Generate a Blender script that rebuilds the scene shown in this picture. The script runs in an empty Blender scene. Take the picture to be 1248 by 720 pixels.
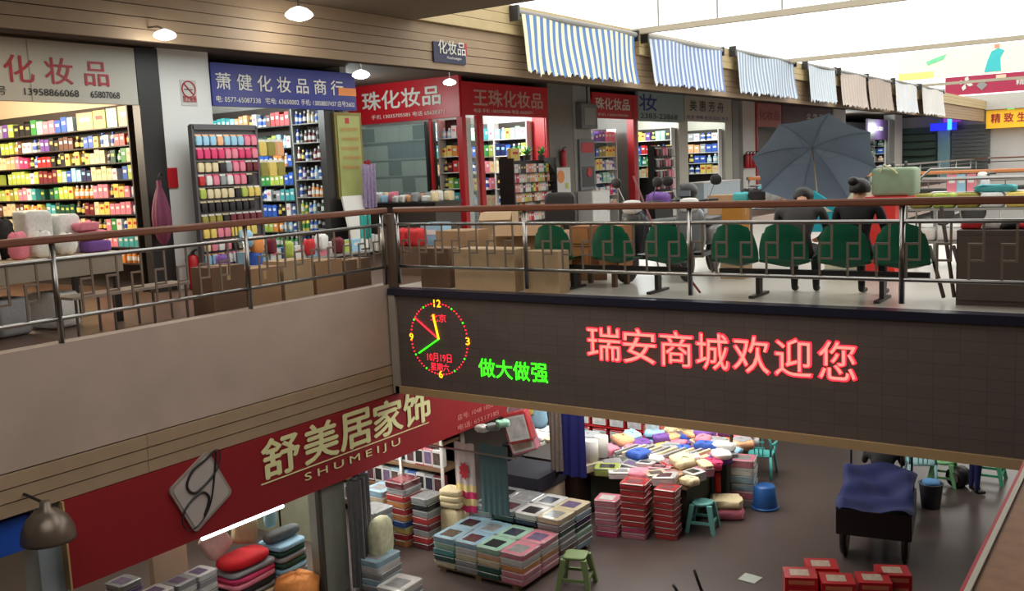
import bpy, math, random
from mathutils import Matrix, Vector
random.seed(7)
R = math.radians
scene = bpy.context.scene
COL = scene.collection
# ------------------------------------------------------------------ camera
EYE = Vector((0, 0, 1.6)); FPX = 1179.54
pitch, roll, yaw = 0.12908, -0.043479, -0.605892
_d = Vector((math.sin(yaw)*math.cos(pitch), math.cos(yaw)*math.cos(pitch), -math.sin(pitch)))
_r0 = Vector((math.cos(yaw), -math.sin(yaw), 0)); _u0 = _r0.cross(_d)
_r = math.cos(roll)*_r0 + math.sin(roll)*_u0
_u = -math.sin(roll)*_r0 + math.cos(roll)*_u0
cd = bpy.data.cameras.new('camera'); cam = bpy.data.objects.new('camera', cd); COL.objects.link(cam)
cd.sensor_width = 36; cd.lens = 36*FPX/1248; cd.clip_end = 300; cd.clip_start = 0.05
cam.matrix_world = Matrix(((_r.x, _u.x, -_d.x, EYE.x), (_r.y, _u.y, -_d.y, EYE.y), (_r.z, _u.z, -_d.z, EYE.z), (0, 0, 0, 1)))
scene.camera = cam
# ------------------------------------------------------------------ world, view, lights
w = bpy.data.worlds.new('sky'); scene.world = w; w.use_nodes = True
w.node_tree.nodes['Background'].inputs[0].default_value = (1.0, 0.985, 0.93, 1)
w.node_tree.nodes['Background'].inputs[1].default_value = 2.3
vs = scene.view_settings
vs.view_transform = 'Standard'; vs.look = 'None'; vs.exposure = 0.0; vs.gamma = 1; vs.use_curve_mapping = False
def light(name, kind, loc, power, col=(1, .95, .85), size=.3, size_y=None, rot=(0, 0, 0)):
    l = bpy.data.lights.new(name, kind); l.energy = power; l.color = col
    if kind == 'AREA':
        l.shape = 'RECTANGLE'; l.size = size; l.size_y = size_y or size
    elif kind == 'POINT': l.shadow_soft_size = size
    o = bpy.data.objects.new(name, l); o.location = loc; o.rotation_euler = rot; COL.objects.link(o)
    return o
WARM = (1, .86, .66); NEUT = (1, .96, .88); COOL = (.92, 1, .98)
light('gallery_fill_light', 'AREA', (-4.5, 2.5, 3.7), 190, NEUT, 5, 5)  # these gallery lights are unseen fill, added to brighten well and gallery, without fixtures
light('gallery_fill_light', 'AREA', (-5, 8, 3.7), 120, NEUT, 5, 3)
light('gallery_fill_light', 'AREA', (-11, 5, 3.55), 60, WARM, 2, 5)
light('gallery_fill_light', 'AREA', (-11, 9.4, 3.55), 70, COOL, 1.6, 2.4)
light('shop_light', 'POINT', (-14.4, 7.0, 2.85), 300, WARM, .15)
light('shop_light', 'POINT', (-16.2, 6.8, 2.7), 220, WARM, .15)
light('shop_light', 'POINT', (-14.2, 11.2, 2.95), 150, COOL, .15)
light('shop_light', 'POINT', (-15.6, 11.4, 2.95), 80, COOL, .15)
light('shop_light', 'AREA', (-11.0, 13.0, 3.55), 50, NEUT, 1.6, 3)
light('shop_light', 'POINT', (-14.2, 14.6, 3.1), 80, COOL, .15)
light('shop_light', 'POINT', (-13.5, 18.4, 2.95), 170, COOL, .15)
light('shop_light', 'POINT', (-13.3, 23.2, 2.9), 90, COOL, .15)
light('shop_light', 'POINT', (-13.3, 26.3, 2.9), 90, COOL, .15)
light('shop_light', 'POINT', (-13.3, 29.6, 2.9), 100, COOL, .15)
light('shop_light', 'POINT', (-13.4, 48.0, 2.9), 120, COOL, .2)
light('shop_light', 'POINT', (-12.0, 51.0, 2.9), 120, COOL, .2)
light('lower_shop_light', 'POINT', (-11.2, 7.6, -2.1), 75, NEUT, .15)
light('lower_shop_light', 'AREA', (-10.4, 10.2, -1.72), 90, NEUT, 1.2, 1.6)
light('lower_hall_light', 'AREA', (-7.0, 11.6, -.62), 75, NEUT, 2.0, 1.2)
light('lower_hall_light', 'AREA', (-6.8, 14.6, -.62), 190, NEUT, 3, 2.4)
light('lower_hall_light', 'AREA', (-1.5, 17, -.62), 80, NEUT, 3, 2)
light('lower_hall_light', 'AREA', (-9.2, 14.4, -1.7), 30, COOL, 1, 1)
# ------------------------------------------------------------------ helpers
def ray(px, py): return _d + _r*((px-624)/FPX) - _u*((py-360)/FPX)
def at(px, py, ax, val):
    """the point of the plane x, y or z = val that a line of sight meets"""
    v = ray(px, py); t = (val-EYE[ax])/v[ax]
    return EYE + v*t
def lin(c):
    return tuple(((x/255)/12.92 if x/255 <= .04045 else ((x/255+.055)/1.055)**2.4) for x in c)
MATS = {}
def mat(key, col=None, rough=.6, metal=0, noise=.12, scale=6, bump=0, emit=0, alpha=1, trans=0, coat=0):
    if key in MATS: return MATS[key]
    m = bpy.data.materials.new(key); m.use_nodes = True; nt = m.node_tree; b = nt.nodes['Principled BSDF']
    c = lin(col)
    tc = nt.nodes.new('ShaderNodeTexCoord'); n = nt.nodes.new('ShaderNodeTexNoise')
    n.inputs['Scale'].default_value = scale; n.inputs['Detail'].default_value = 4
    nt.links.new(tc.outputs['Object'], n.inputs['Vector'])
    mx = nt.nodes.new('ShaderNodeMix'); mx.data_type = 'RGBA'
    mx.inputs[6].default_value = tuple(x*(1-noise) for x in c)+(1,)
    mx.inputs[7].default_value = tuple(min(1, x*(1+noise)) for x in c)+(1,)
    nt.links.new(n.outputs['Fac'], mx.inputs[0]); nt.links.new(mx.outputs[2], b.inputs['Base Color'])
    b.inputs['Roughness'].default_value = rough; b.inputs['Metallic'].default_value = metal
    if coat: b.inputs['Coat Weight'].default_value = coat
    if bump:
        bp = nt.nodes.new('ShaderNodeBump'); bp.inputs['Strength'].default_value = bump; bp.inputs['Distance'].default_value = .02
        nt.links.new(n.outputs['Fac'], bp.inputs['Height']); nt.links.new(bp.outputs[0], b.inputs['Normal'])
    if emit:
        b.inputs['Emission Color'].default_value = c+(1,); b.inputs['Emission Strength'].default_value = emit
    if alpha < 1: b.inputs['Alpha'].default_value = alpha
    if trans: b.inputs['Transmission Weight'].default_value = trans
    MATS[key] = m; return m
PAL = dict(r=('red', (196, 40, 44)), o=('orange', (224, 142, 72)), y=('yellow', (226, 200, 104)), l=('lime green', (172, 190, 84)), g=('green', (60, 140, 70)),
    d=('dark green', (25, 70, 55)), t=('teal', (70, 160, 165)), b=('blue', (50, 90, 180)), n=('navy', (28, 34, 80)), p=('pink', (226, 130, 150)), h=('hot pink', (215, 60, 110)),
    v=('violet', (110, 70, 150)), w=('white', (225, 225, 222)), c=('cream', (222, 205, 165)), k=('black', (28, 26, 28)), s=('silver grey', (150, 152, 155)),
    m=('maroon', (105, 28, 40)), a=('pale blue', (150, 195, 220)), e=('peach', (230, 170, 125)), q=('brown', (95, 60, 45)), z=('olive', (150, 140, 60)), x=('mint', (160, 210, 185)))
def pm(c, rough=.4): return mat('print_'+PAL[c][0].replace(' ', '_'), PAL[c][1], rough, noise=.15, scale=9)
class MB:
    def __init__(s): s.v = []; s.f = []; s.m = []; s.M = None
    def _p(s, pts):
        i = len(s.v)
        s.v += [tuple(s.M @ Vector(p)) if s.M else tuple(p) for p in pts]; return i
    def face(s, idx, mi=0): s.f.append(tuple(idx)); s.m.append(mi)
    def poly(s, pts, mi=0):
        i = s._p(pts); s.face(range(i, i+len(pts)), mi); return s
    def box(s, x0, x1, y0, y1, z0, z1, mi=0):
        x0, x1 = min(x0, x1), max(x0, x1); y0, y1 = min(y0, y1), max(y0, y1); z0, z1 = min(z0, z1), max(z0, z1)
        i = s._p([(x0, y0, z0), (x1, y0, z0), (x1, y1, z0), (x0, y1, z0), (x0, y0, z1), (x1, y0, z1), (x1, y1, z1), (x0, y1, z1)])
        for q in ((3, 2, 1, 0), (4, 5, 6, 7), (0, 1, 5, 4), (1, 2, 6, 5), (2, 3, 7, 6), (3, 0, 4, 7)): s.face([i+k for k in q], mi)
        return s
    def tube(s, pts, r, n=8, mi=0, cap=True):
        pts = [Vector(p) for p in pts]; rs = r if isinstance(r, (list, tuple)) else [r]*len(pts); rings = []; pn = None
        for k, p in enumerate(pts):
            t = (pts[min(k+1, len(pts)-1)]-pts[max(k-1, 0)]).normalized()
            if pn is None: a = t.orthogonal().normalized()
            else:
                a = (pn - t*pn.dot(t))
                a = a.normalized() if a.length > 1e-6 else t.orthogonal().normalized()
            pn = a; b = t.cross(a)
            rings.append(s._p([p+rs[k]*(a*math.cos(2*math.pi*j/n)+b*math.sin(2*math.pi*j/n)) for j in range(n)]))
        for k in range(len(rings)-1):
            for j in range(n):
                s.face((rings[k]+j, rings[k]+(j+1) % n, rings[k+1]+(j+1) % n, rings[k+1]+j), mi)
        if cap:
            s.face([rings[0]+j for j in range(n)][::-1], mi); s.face([rings[-1]+j for j in range(n)], mi)
        return s
    def lathe(s, prof, n=12, mi=0, c=(0, 0, 0), mis=None):
        rings = [s._p([(c[0]+r*math.cos(2*math.pi*j/n), c[1]+r*math.sin(2*math.pi*j/n), c[2]+z) for j in range(n)]) for r, z in prof]
        for k in range(len(rings)-1):
            for j in range(n):
                s.face((rings[k]+j, rings[k]+(j+1) % n, rings[k+1]+(j+1) % n, rings[k+1]+j), mis[k] if mis else mi)
        if prof[0][0] > 1e-4: s.face([rings[0]+j for j in range(n)][::-1], mis[0] if mis else mi)
        if prof[-1][0] > 1e-4: s.face([rings[-1]+j for j in range(n)], mis[-1] if mis else mi)
        return s
    def prism(s, poly, y0, y1, mi=0):
        """poly in x, z; extruded along y"""
        n = len(poly); i = s._p([(x, y0, z) for x, z in poly]+[(x, y1, z) for x, z in poly])
        s.face([i+k for k in range(n)], mi); s.face([i+n+k for k in range(n)][::-1], mi)
        for k in range(n): s.face((i+(k+1) % n, i+k, i+n+k, i+n+(k+1) % n), mi)
        return s
    def grid(s, fn, nu, nv, mi=None, close=False):
        i = s._p([fn(a/nu, b/nv) for b in range(nv+1) for a in range(nu+1)])
        for b in range(nv):
            for a in range(nu):
                q = i+b*(nu+1)+a
                s.face((q, q+1, q+nu+2, q+nu+1), mi(a, b) if mi else 0)
        return s
    def soft(s, x0, x1, y0, y1, z0, z1, mi=0, e=.35, nu=14, nv=7):
        c = Vector(((x0+x1)/2, (y0+y1)/2, (z0+z1)/2)); h = ((x1-x0)/2, (y1-y0)/2, (z1-z0)/2)
        g = lambda t: math.copysign(abs(t)**e, t)
        rings = []
        for b in range(nv+1):
            ph = -math.pi/2+math.pi*b/nv
            rings.append(s._p([(c.x+h[0]*g(math.cos(ph))*g(math.cos(2*math.pi*a/nu+.2)), c.y+h[1]*g(math.cos(ph))*g(math.sin(2*math.pi*a/nu+.2)), c.z+h[2]*g(math.sin(ph))) for a in range(nu)]))
        for b in range(nv):
            for a in range(nu): s.face((rings[b]+a, rings[b]+(a+1) % nu, rings[b+1]+(a+1) % nu, rings[b+1]+a), mi)
        return s
    def mesh(s, name, mats, smooth=False):
        me = bpy.data.meshes.new(name); me.from_pydata(s.v, [], s.f)
        if not isinstance(mats, (list, tuple)): mats = [mats]
        for m in mats: me.materials.append(m)
        me.polygons.foreach_set('material_index', s.m)
        if smooth: me.polygons.foreach_set('use_smooth', [True]*len(s.f))
        me.update(); return me
    def build(s, name, mats, parent=None, smooth=False, loc=None, rotz=0):
        o = bpy.data.objects.new(name, s.mesh(name, mats, smooth)); COL.objects.link(o)
        if parent: o.parent = parent
        if loc is not None: o.location = loc
        if parent and name in ('sign_board', 'screen_face', 'banner_sheet', 'paper'): BOARD[parent.name] = o
        if rotz: o.rotation_euler.z = rotz
        if smooth == 'auto': pass
        return o
def tag(o, label=None, cat=None, group=None, kind=None):
    if label: o['label'] = label
    if cat: o['category'] = cat
    if group: o['group'] = group
    if kind: o['kind'] = kind
    return o
def thing(name, label, cat, loc=(0, 0, 0), rotz=0, group=None):
    o = bpy.data.objects.new(name, None); COL.objects.link(o); o.location = loc; o.rotation_euler.z = rotz
    o.empty_display_size = .1
    return tag(o, label, cat, group)
def kids(o): return [c for c in list(KIDMAP(o))]
def KIDMAP(o): return [c for c in COL.objects if c.parent == o]
def copy_tree(src, label, loc, rotz=0, group=None, ch=None):
    ch = ch if ch is not None else [(c, KIDMAP(c)) for c in KIDMAP(src)]
    r = src.copy(); COL.objects.link(r); r.location = loc; r.rotation_euler.z = rotz
    tag(r, label, None, group)
    for c, sub in ch:
        d = c.copy(); COL.objects.link(d); d.parent = r
        for g in sub:
            e = g.copy(); COL.objects.link(e); e.parent = d
    return r
def struct(name, mb, m, parent=None, smooth=False):
    o = mb.build(name, m, parent, smooth)
    if not parent: o['kind'] = 'structure'
    return o
def inst(me, name, loc, rotz=0, scale=(1, 1, 1), label=None, cat=None, group=None, rot=None):
    o = bpy.data.objects.new(name, me); COL.objects.link(o); o.location = loc; o.rotation_euler = rot or (0, 0, rotz); o.scale = scale
    return tag(o, label, cat, group)
FACE_X = Matrix(((0, 0, 1), (1, 0, 0), (0, 1, 0)))      # lettering on a wall that faces +x, reading along +y
FACE_Y = Matrix(((1, 0, 0), (0, 0, -1), (0, 1, 0)))     # lettering on a wall that faces -y, reading along +x
BOARD = {}
def text(s, name, m, parent, org, W, H, F=FACE_X, bold=0, depth=.01, shear=0, space=1):
    cu = bpy.data.curves.new(name, 'FONT'); cu.body = s; cu.size = 1; cu.extrude = 0; cu.shear = shear; cu.space_character = space
    cu.resolution_u = 3
    t = bpy.data.objects.new(name, cu); COL.objects.link(t)
    dg = bpy.context.evaluated_depsgraph_get()
    me = bpy.data.meshes.new_from_object(t.evaluated_get(dg)); bpy.data.objects.remove(t)
    xs = [v.co.x for v in me.vertices]; ys = [v.co.y for v in me.vertices]
    if not xs: return None
    x0, x1, y0, y1 = min(xs), max(xs), min(ys), max(ys)
    org = Vector(org)
    for v in me.vertices:
        p = Vector(((v.co.x-x0)/(x1-x0)*W, (v.co.y-y0)/(y1-y0)*H, depth))
        v.co = org + F @ p
    if bold > 0:
        vs_ = [v.co.copy() for v in me.vertices]; fs_ = [tuple(p.vertices) for p in me.polygons]; V_ = []; F_ = []
        hch = H if s.isascii() or len(s) < 12 else H
        b_ = bold*H*.9
        for k, (dx, dy) in enumerate(((0, 0), (b_, 0), (-b_, 0), (0, b_*.7), (0, -b_*.7))):
            o_ = F @ Vector((dx, dy, -.0008*k)); n_ = len(V_)
            V_ += [v+o_ for v in vs_]; F_ += [tuple(i+n_ for i in f) for f in fs_]
        me = bpy.data.meshes.new(name); me.from_pydata([tuple(v) for v in V_], [], F_)
    me.materials.clear(); me.materials.append(m)
    if parent: me.transform(Matrix.Translation(-parent.location))
    o = bpy.data.objects.new(name, me); COL.objects.link(o)
    o.parent = BOARD.get(parent.name, parent) if parent else None
    return o
# ------------------------------------------------------------------ key planes
XW = -9.13; YB = 10.25; XS = -12.6; LOW = -4.0
_ones = 'first second third fourth fifth sixth seventh eighth ninth tenth eleventh twelfth thirteenth fourteenth fifteenth sixteenth seventeenth eighteenth nineteenth'.split()
def nth(n):
    if n < 20: return _ones[n-1]
    t_, o_ = divmod(n, 10)
    return (('twentieth', 'thirtieth')[t_-2] if o_ == 0 else ('twenty-', 'thirty-')[t_-2]+_ones[o_-1])
ORD = ['top', 'second', 'third', 'fourth', 'fifth', 'sixth', 'seventh', 'eighth', 'ninth', 'tenth', 'eleventh', 'twelfth', 'thirteenth', 'fourteenth']
# ------------------------------------------------------------------ materials
M_floor = mat('polished_brown_floor', (84, 73, 70), .28, noise=.25, scale=.7)
M_tile = mat('pale_hall_floor', (188, 184, 174), .3, noise=.06, scale=1)
M_gfloor = mat('gallery_floor', (92, 70, 58), .35, noise=.15, scale=1.2)
M_plaster = mat('aged_plaster', (172, 154, 142), .75, noise=.24, scale=1.1, bump=.12)
M_wood = mat('pale_wood_plank', (158, 136, 110), .6, noise=.14, scale=3)
M_woodd = mat('plank_backing', (60, 45, 34), .8)
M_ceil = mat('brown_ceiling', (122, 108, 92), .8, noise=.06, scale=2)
M_white = mat('white_paint', (214, 212, 208), .6, noise=.05, scale=2)
M_cream = mat('cream_paint', (205, 185, 155), .7, noise=.06)
M_grey = mat('grey_paint', (140, 140, 136), .6, noise=.1)
M_dark = mat('dark_metal', (34, 32, 32), .45, noise=.1)
M_steel = mat('brushed_steel', (150, 148, 146), .28, 1, noise=.08)
M_rail = mat('reddish_brown_wood', (112, 66, 46), .4, noise=.2, scale=8)
M_red = mat('red_paint', (178, 24, 34), .45, noise=.06)
M_glass = mat('pale_glass', (200, 225, 220), .05, alpha=.18, noise=0)
M_card = mat('cardboard', (150, 118, 86), .85, noise=.12, scale=5)
M_tape = mat('packing_tape', (176, 148, 108), .3)
M_navy = mat('navy_metal', (26, 28, 48), .35)
# ------------------------------------------------------------------ setting: lower floor
struct('floor', MB().box(-20, 7, -7, 64, LOW-.2, LOW), M_floor)
struct('wall_lower_left', MB().box(-15.2, -15, -7, 64, LOW, -1.5), M_cream)
struct('wall_near', MB().box(-20, 7, -7.2, -7, LOW, 3.9), M_plaster)
struct('wall_right', MB().box(7, 7.2, -7, 64, LOW, 4.3), M_plaster)
# left gallery slab and its edge wall with three plank rows beneath
ed = struct('wall_left', MB().box(-9.33, XW, -7, 10.25, -1.06, .08), M_plaster)
struct('wall_left_far', MB().box(-9.33, XW, 24.0, 62, -1.06, .08), M_plaster)
struct('beam_left', MB().box(-9.33, XW, 10.25, 24.0, -1.06, -.5), M_plaster)
struct('floor_gallery', MB().box(-18, -9.33, -7, 62, -.3, 0), M_gfloor)
for k in range(3):
    z1 = -1.075-k*.142
    for j, (y0, y1) in enumerate(((-7, 1), (1, 6.1), (6.1, 10.25))):
        o = MB().box(-9.33, XW+.012*(2-k)+.004, y0+.003, y1-.003, z1-.13, z1).build('plank', M_wood, ed)
struct('trim_1', MB().box(-9.33, XW-.02, -7, 10.25, -1.50, -1.06), M_woodd)
struct('ceiling_lower', MB().box(-18, -9.33, -7, 62, -1.6, -1.5), M_white)
# bridge slab / hall floor
struct('floor_hall', MB().box(-9.33, 7, YB, 24.0, -.5, 0), M_tile)
struct('floor_gallery_right', MB().box(.0, 7, -7, YB, -.5, 0), M_gfloor)
struct('beam_hall', MB().box(-9.1, 7, 23.8, 24.0, -1.0, -.5), M_plaster)
# ceilings and upper fascia
struct('ceiling', MB().box(-9.13, 7.2, -7.2, 11.0, 3.78, 4.0), M_ceil)
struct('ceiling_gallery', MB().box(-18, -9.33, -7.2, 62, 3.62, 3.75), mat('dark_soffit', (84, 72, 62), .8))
fa = struct('wall_upper_fascia', MB().box(-9.3, XW-.03, -7, 60, 3.12, 4.25), M_woodd)
for k in range(4):
    z0 = 3.12+k*.125
    for (y0, y1) in ((-7, 2.2), (2.2, 14.6), (14.6, 22), (22, 40), (40, 60)):
        MB().box(-9.3, XW+(.004 if k % 2 else .012), y0+.002, y1-.002, z0+.003, z0+.119).build('plank', M_wood, fa)
MB().box(-9.3, XW+.006, -7, 60, 3.62, 3.775).build('plain_board', M_wood, fa)
for k in range(3):
    z0 = 3.78+k*.157
    for (y0, y1) in ((11.0, 17.6), (17.9, 26.5), (26.7, 42.9), (43.2, 60)):
        MB().box(-9.3, XW+.09, y0+.003, y1-.003, z0+.003, z0+.152).build('plank', mat('skylight_tinted_plank', (186, 166, 124), .6), fa)  # same wood; skylight put into its yellower colour, set forward to shade those below
struct('wall_far', MB().box(-19, 7.2, 61, 61.3, LOW, 4.6), M_white)
struct('wall_behind_shops', MB().box(-18.2, -18, -7, 62, 0, 3.62), M_grey)
# roof beams over the open hall
for i, (y, z) in enumerate(((17.75, 4.22), (26.6, 4.22), (43, 4.3))):
    b = struct('beam_roof_%d' % (i+1), MB().box(-9.2, 7, y, y+.12, z-.06, z+.05), mat('beam_paint', (170, 160, 140), .6))
# hanging rods of the roof
for i, px in enumerate((802, 874, 953, 1037)):
    p = at(px, 20, 1, 17.8)
    t = tag(MB().tube([(p.x, 17.81, 4.25), (p.x, 17.81, 7.2)], .018, 6).build('hanging_rod', M_grey), 'thin grey rod holding the nearer roof beam, %s from the awnings' % ('first', 'second', 'third', 'fourth')[i], 'rod', 'rods above the roof beam')
# ------------------------------------------------------------------ columns of the gallery
def column(i, y0, y1, m=M_white, x=XS, d=.55):
    return struct('column_%d' % i, MB().box(x-d, x, y0, y1, 0, 3.62), m)
column(1, 9.2, 10.13)
column(2, 20.05, 21.2, mat('grey_tiled_column', (112, 108, 100), .5))
column(3, 21.22, 22.1, M_grey)
column(4, 31.75, 32.3, M_grey); column(5, 32.7, 33.9)
column(6, 43.4, 45.3); column(7, 54.5, 56.2)
struct('door_frame_1', MB().box(-12.75, -12.58, 8.82, 9.2, 0, 3.6), M_dark)
# ------------------------------------------------------------------ shop signs
def sign(px, y0, y1, z0, z1, m, label, x=XS+.03, d=.1, name='shop_sign', tilt=0):
    t = thing(name, label, 'sign', (x, (y0+y1)/2, z0))
    mb = MB(); mb.box(-d, 0, y0-t.location.y, y1-t.location.y, 0, z1-z0)
    mb.build('sign_board', m, t)
    return t
def stext(t, s, pxa, pya, pxb, pyb, m, H=None, **k):
    """lettering from the lower left to the upper right corner on the board's own plane"""
    a = at(pxa, pya, 0, t.location.x); b = at(pxb, pyb, 0, t.location.x)
    return text(s, 'lettering', m, t, (t.location.x, a.y, a.z), b.y-a.y, H or (b.z-a.z), FACE_X, **k)
W_ink = mat('white_lettering', (215, 215, 205), .5); K_ink = mat('black_lettering', (30, 30, 34), .5)
R_ink = mat('red_lettering', (170, 40, 50), .5); B_ink = mat('blue_lettering', (30, 45, 130), .5)
M_sgrey = mat('pale_sign_board', (188, 184, 172), .5, noise=.05); M_sblue = mat('blue_sign_board', (28, 40, 125), .45, noise=.08)
M_sred = mat('red_sign_board', (185, 22, 34), .4, noise=.06)
s = sign(0, 3.2, 8.8, 2.77, 3.58, M_sgrey, 'pale grey shop sign with red characters above the warm-lit cosmetics shop')
for k in range(6): MB().box(-.004, .004, -2.4+k*.72-.006, -2.4+k*.72+.006, 0, .81).build('panel_joint', M_grey, s)
def gtext(t, s_, y0, y1, z0, z1, m, **k): return text(s_, 'lettering', m, t, (t.location.x, y0, z0), y1-y0, z1-z0, FACE_X, **k)
gtext(s, '化 妆 品', 6.86, 8.35, 3.01, 3.36, R_ink, bold=.012)
a = at(0, 118, 0, XS); gtext(s, '号', 6.72, 6.86, 2.84, 2.95, K_ink)
gtext(s, '13958866068', 7.10, 7.87, 2.85, 2.94, K_ink, bold=.015); gtext(s, '65807068', 8.05, 8.5, 2.85, 2.94, K_ink, bold=.015)
s = sign(0, 10.14, 13.38, 2.80, 3.47, M_sblue, 'blue shop sign with white brush characters beside the white column')
gtext(s, '萧 健 化 妆 品 商 行', 10.22, 13.05, 3.06, 3.32, W_ink, bold=.012)
gtext(s, '电: 0577-65087338', 10.2, 11.1, 2.86, 2.96, W_ink); gtext(s, '宅电: 63650002', 11.2, 11.95, 2.86, 2.96, W_ink); gtext(s, '手机: 13858837437', 12.0, 12.85, 2.86, 2.96, W_ink); gtext(s, '店号2602', 12.88, 13.32, 2.86, 2.96, W_ink)
MB().box(-.003, .012, 1.17, 1.62, .26, .40).build('orange_sticker', mat('sticker', (215, 130, 60), .5), s)
# corner shop: one board towards the hall, one towards the side alley
t = thing('shop_sign', 'red shop sign over the alley side of the corner cosmetics shop', 'sign', (-14.2, 16.57, 2.76))
MB().box(-1.9, 1.6, -.02, .08, 0, .86).build('sign_board', M_sred, t)
text('珠化妆品', 'lettering', W_ink, t, (-15.35, 16.55, 3.06), 2.25, .40, FACE_Y, bold=.03)
text('手机 13035705585 电话 65620371', 'lettering', W_ink, t, (-15.1, 16.55, 2.85), 2.1, .10, FACE_Y)
s = sign(0, 16.6, 20.0, 2.80, 3.50, M_sred, 'red shop sign facing the hall at the corner cosmetics shop')
gtext(s, '王珠化妆品', 17.0, 19.75, 3.0, 3.36, mat('dull_lettering', (190, 150, 140), .5), bold=.03)
gtext(s, '电话 手机 13035705585 电话 65620371', 17.0, 19.3, 2.86, 2.94, W_ink)
s = sign(0, 22.15, 24.7, 2.84, 3.5, M_sred, 'small red shop sign beyond the grey columns')
gtext(s, '珠化妆品', 22.3, 24.2, 3.07, 3.37, W_ink, bold=.03); gtext(s, '手机 13035705585', 22.4, 24.1, 2.9, 2.97, W_ink)
s = sign(0, 24.75, 27.75, 2.80, 3.66, mat('pale_teal_board', (150, 170, 172), .5), 'pale teal shop sign with a dark blue character')
gtext(s, '妆', 24.8, 25.9, 3.1, 3.55, B_ink, bold=.03); gtext(s, '2383-23868', 24.85, 27.3, 2.88, 3.02, K_ink, bold=.02)
s = sign(0, 27.85, 31.6, 2.85, 3.62, M_sgrey, 'white shop sign with dark characters beside the downpipe')
gtext(s, '美 惠 芳 舟', 28.2, 30.9, 3.17, 3.5, K_ink, bold=.02); gtext(s, '批发 零售 配送 化妆 美发', 27.95, 31.3, 2.92, 3.03, B_ink)
s = sign(0, 34.0, 36.6, 2.75, 3.6, mat('faded_red_board', (190, 110, 105), .5), 'faded red shop sign behind the open umbrella')
gtext(s, '化妆品', 34.2, 36.4, 3.0, 3.35, mat('dull_red_lettering', (150, 40, 45), .5), bold=.02)
s = sign(0, 36.7, 42.8, 2.7, 3.6, mat('dark_red_board', (82, 18, 30), .5), 'dark maroon shop sign over the umbrella top'); gtext(s, '名 字 号', 39.6, 41.8, 3.0, 3.35, W_ink, bold=.02)
s = sign(0, 49.0, 53.0, 2.3, 3.3, mat('purple_board', (70, 50, 90), .5), 'dark purple shop sign far along the gallery'); gtext(s, '化妆', 50, 52, 2.75, 2.95, W_ink)
# small hanging direction sign on the upper fascia
p0 = at(528, 50, 0, XW+.04); p1 = at(568, 77, 0, XW+.04); p1.z = at(528, 75, 0, XW+.04).z
t = thing('direction_sign', 'small navy sign with white characters on the wooden fascia', 'sign', (XW+.04, (p0.y+p1.y)/2, p1.z))
MB().box(-.02, .0, p0.y-t.location.y, p1.y-t.location.y, 0, p0.z-p1.z).build('sign_board', mat('navy_board', (30, 32, 70), .5), t)
text('化妆品', 'lettering', W_ink, t, (t.location.x, p0.y+.1, p1.z+.13), .66, .2, FACE_X, bold=.015)
text('Huazhuangpin', 'lettering', W_ink, t, (t.location.x, p0.y+.3, p1.z+.05), .35, .05, FACE_X)
MB().box(0, .004, .36, .42, .14, .32).build('red_mark', R_ink, t)
# notice on the white column
p0 = at(219, 97, 0, XS+.01); p1 = at(241, 129, 0, XS+.01)
t = thing('no_smoking_notice', 'no-smoking notice stuck on the white column', 'notice', (XS+.01, (p0.y+p1.y)/2, p1.z))
h = p0.z-p1.z; wd = p1.y-p0.y
MB().box(-.008, .0, -wd/2, wd/2, 0, h).build('paper', mat('notice_paper', (190, 186, 180), .6), t)
mb = MB(); mb.tube([(.004, .12*math.cos(a*.3142), h*.64+.12*math.sin(a*.3142)) for a in range(21)], .012, 4); mb.build('red_ring', R_ink, t)
MB().tube([(.006, -.085, h*.64+.085), (.006, .085, h*.64-.085)], .011, 4).build('red_bar', R_ink, t)
MB().box(0, .006, -.08, .07, h*.61, h*.65).build('cigarette', K_ink, t)
text('禁止吸烟', 'lettering', R_ink, t, (t.location.x, t.location.y-wd*.42, p1.z+.05), wd*.84, .1, FACE_X, bold=.02)
# ------------------------------------------------------------------ products
def lbl(mb, w): pass
BOXM = {}; BOTM = {}
def box_mesh(c):
    if c not in BOXM:
        m = MB(); m.box(-.5, .5, 0, 1, 0, 1, 0)
        m.poly([(-.3, -.012, .5), (.3, -.012, .5), (.3, -.012, .72), (-.3, -.012, .72)], 1)
        c2 = {'w': 'p', 'c': 'e', 'y': 'r', 'k': 'y', 'n': 'a', 'm': 'e', 'd': 'l'}.get(c, 'w')
        BOXM[c] = m.mesh('packet', [pm(c), pm(c2)])
    return BOXM[c]
def bot_mesh(c):
    if c not in BOTM:
        c2 = {'w': 'b', 'k': 'y', 's': 'k', 'o': 'w', 'y': 'g'}.get(c, 'w')
        BOTM[c] = MB().lathe([(.42, 0), (.47, .05), (.47, .2), (.475, .21), (.475, .52), (.47, .53), (.45, .68), (.2, .78), (.2, .8), (.24, .8), (.24, .97), (.2, 1)], 10, mis=[0, 0, 1, 1, 1, 0, 0, 0, 1, 1, 1], c=(0, .5, 0)).mesh('flask', [pm(c, .25), pm(c2, .3)], True)
    return BOTM[c]
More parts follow.
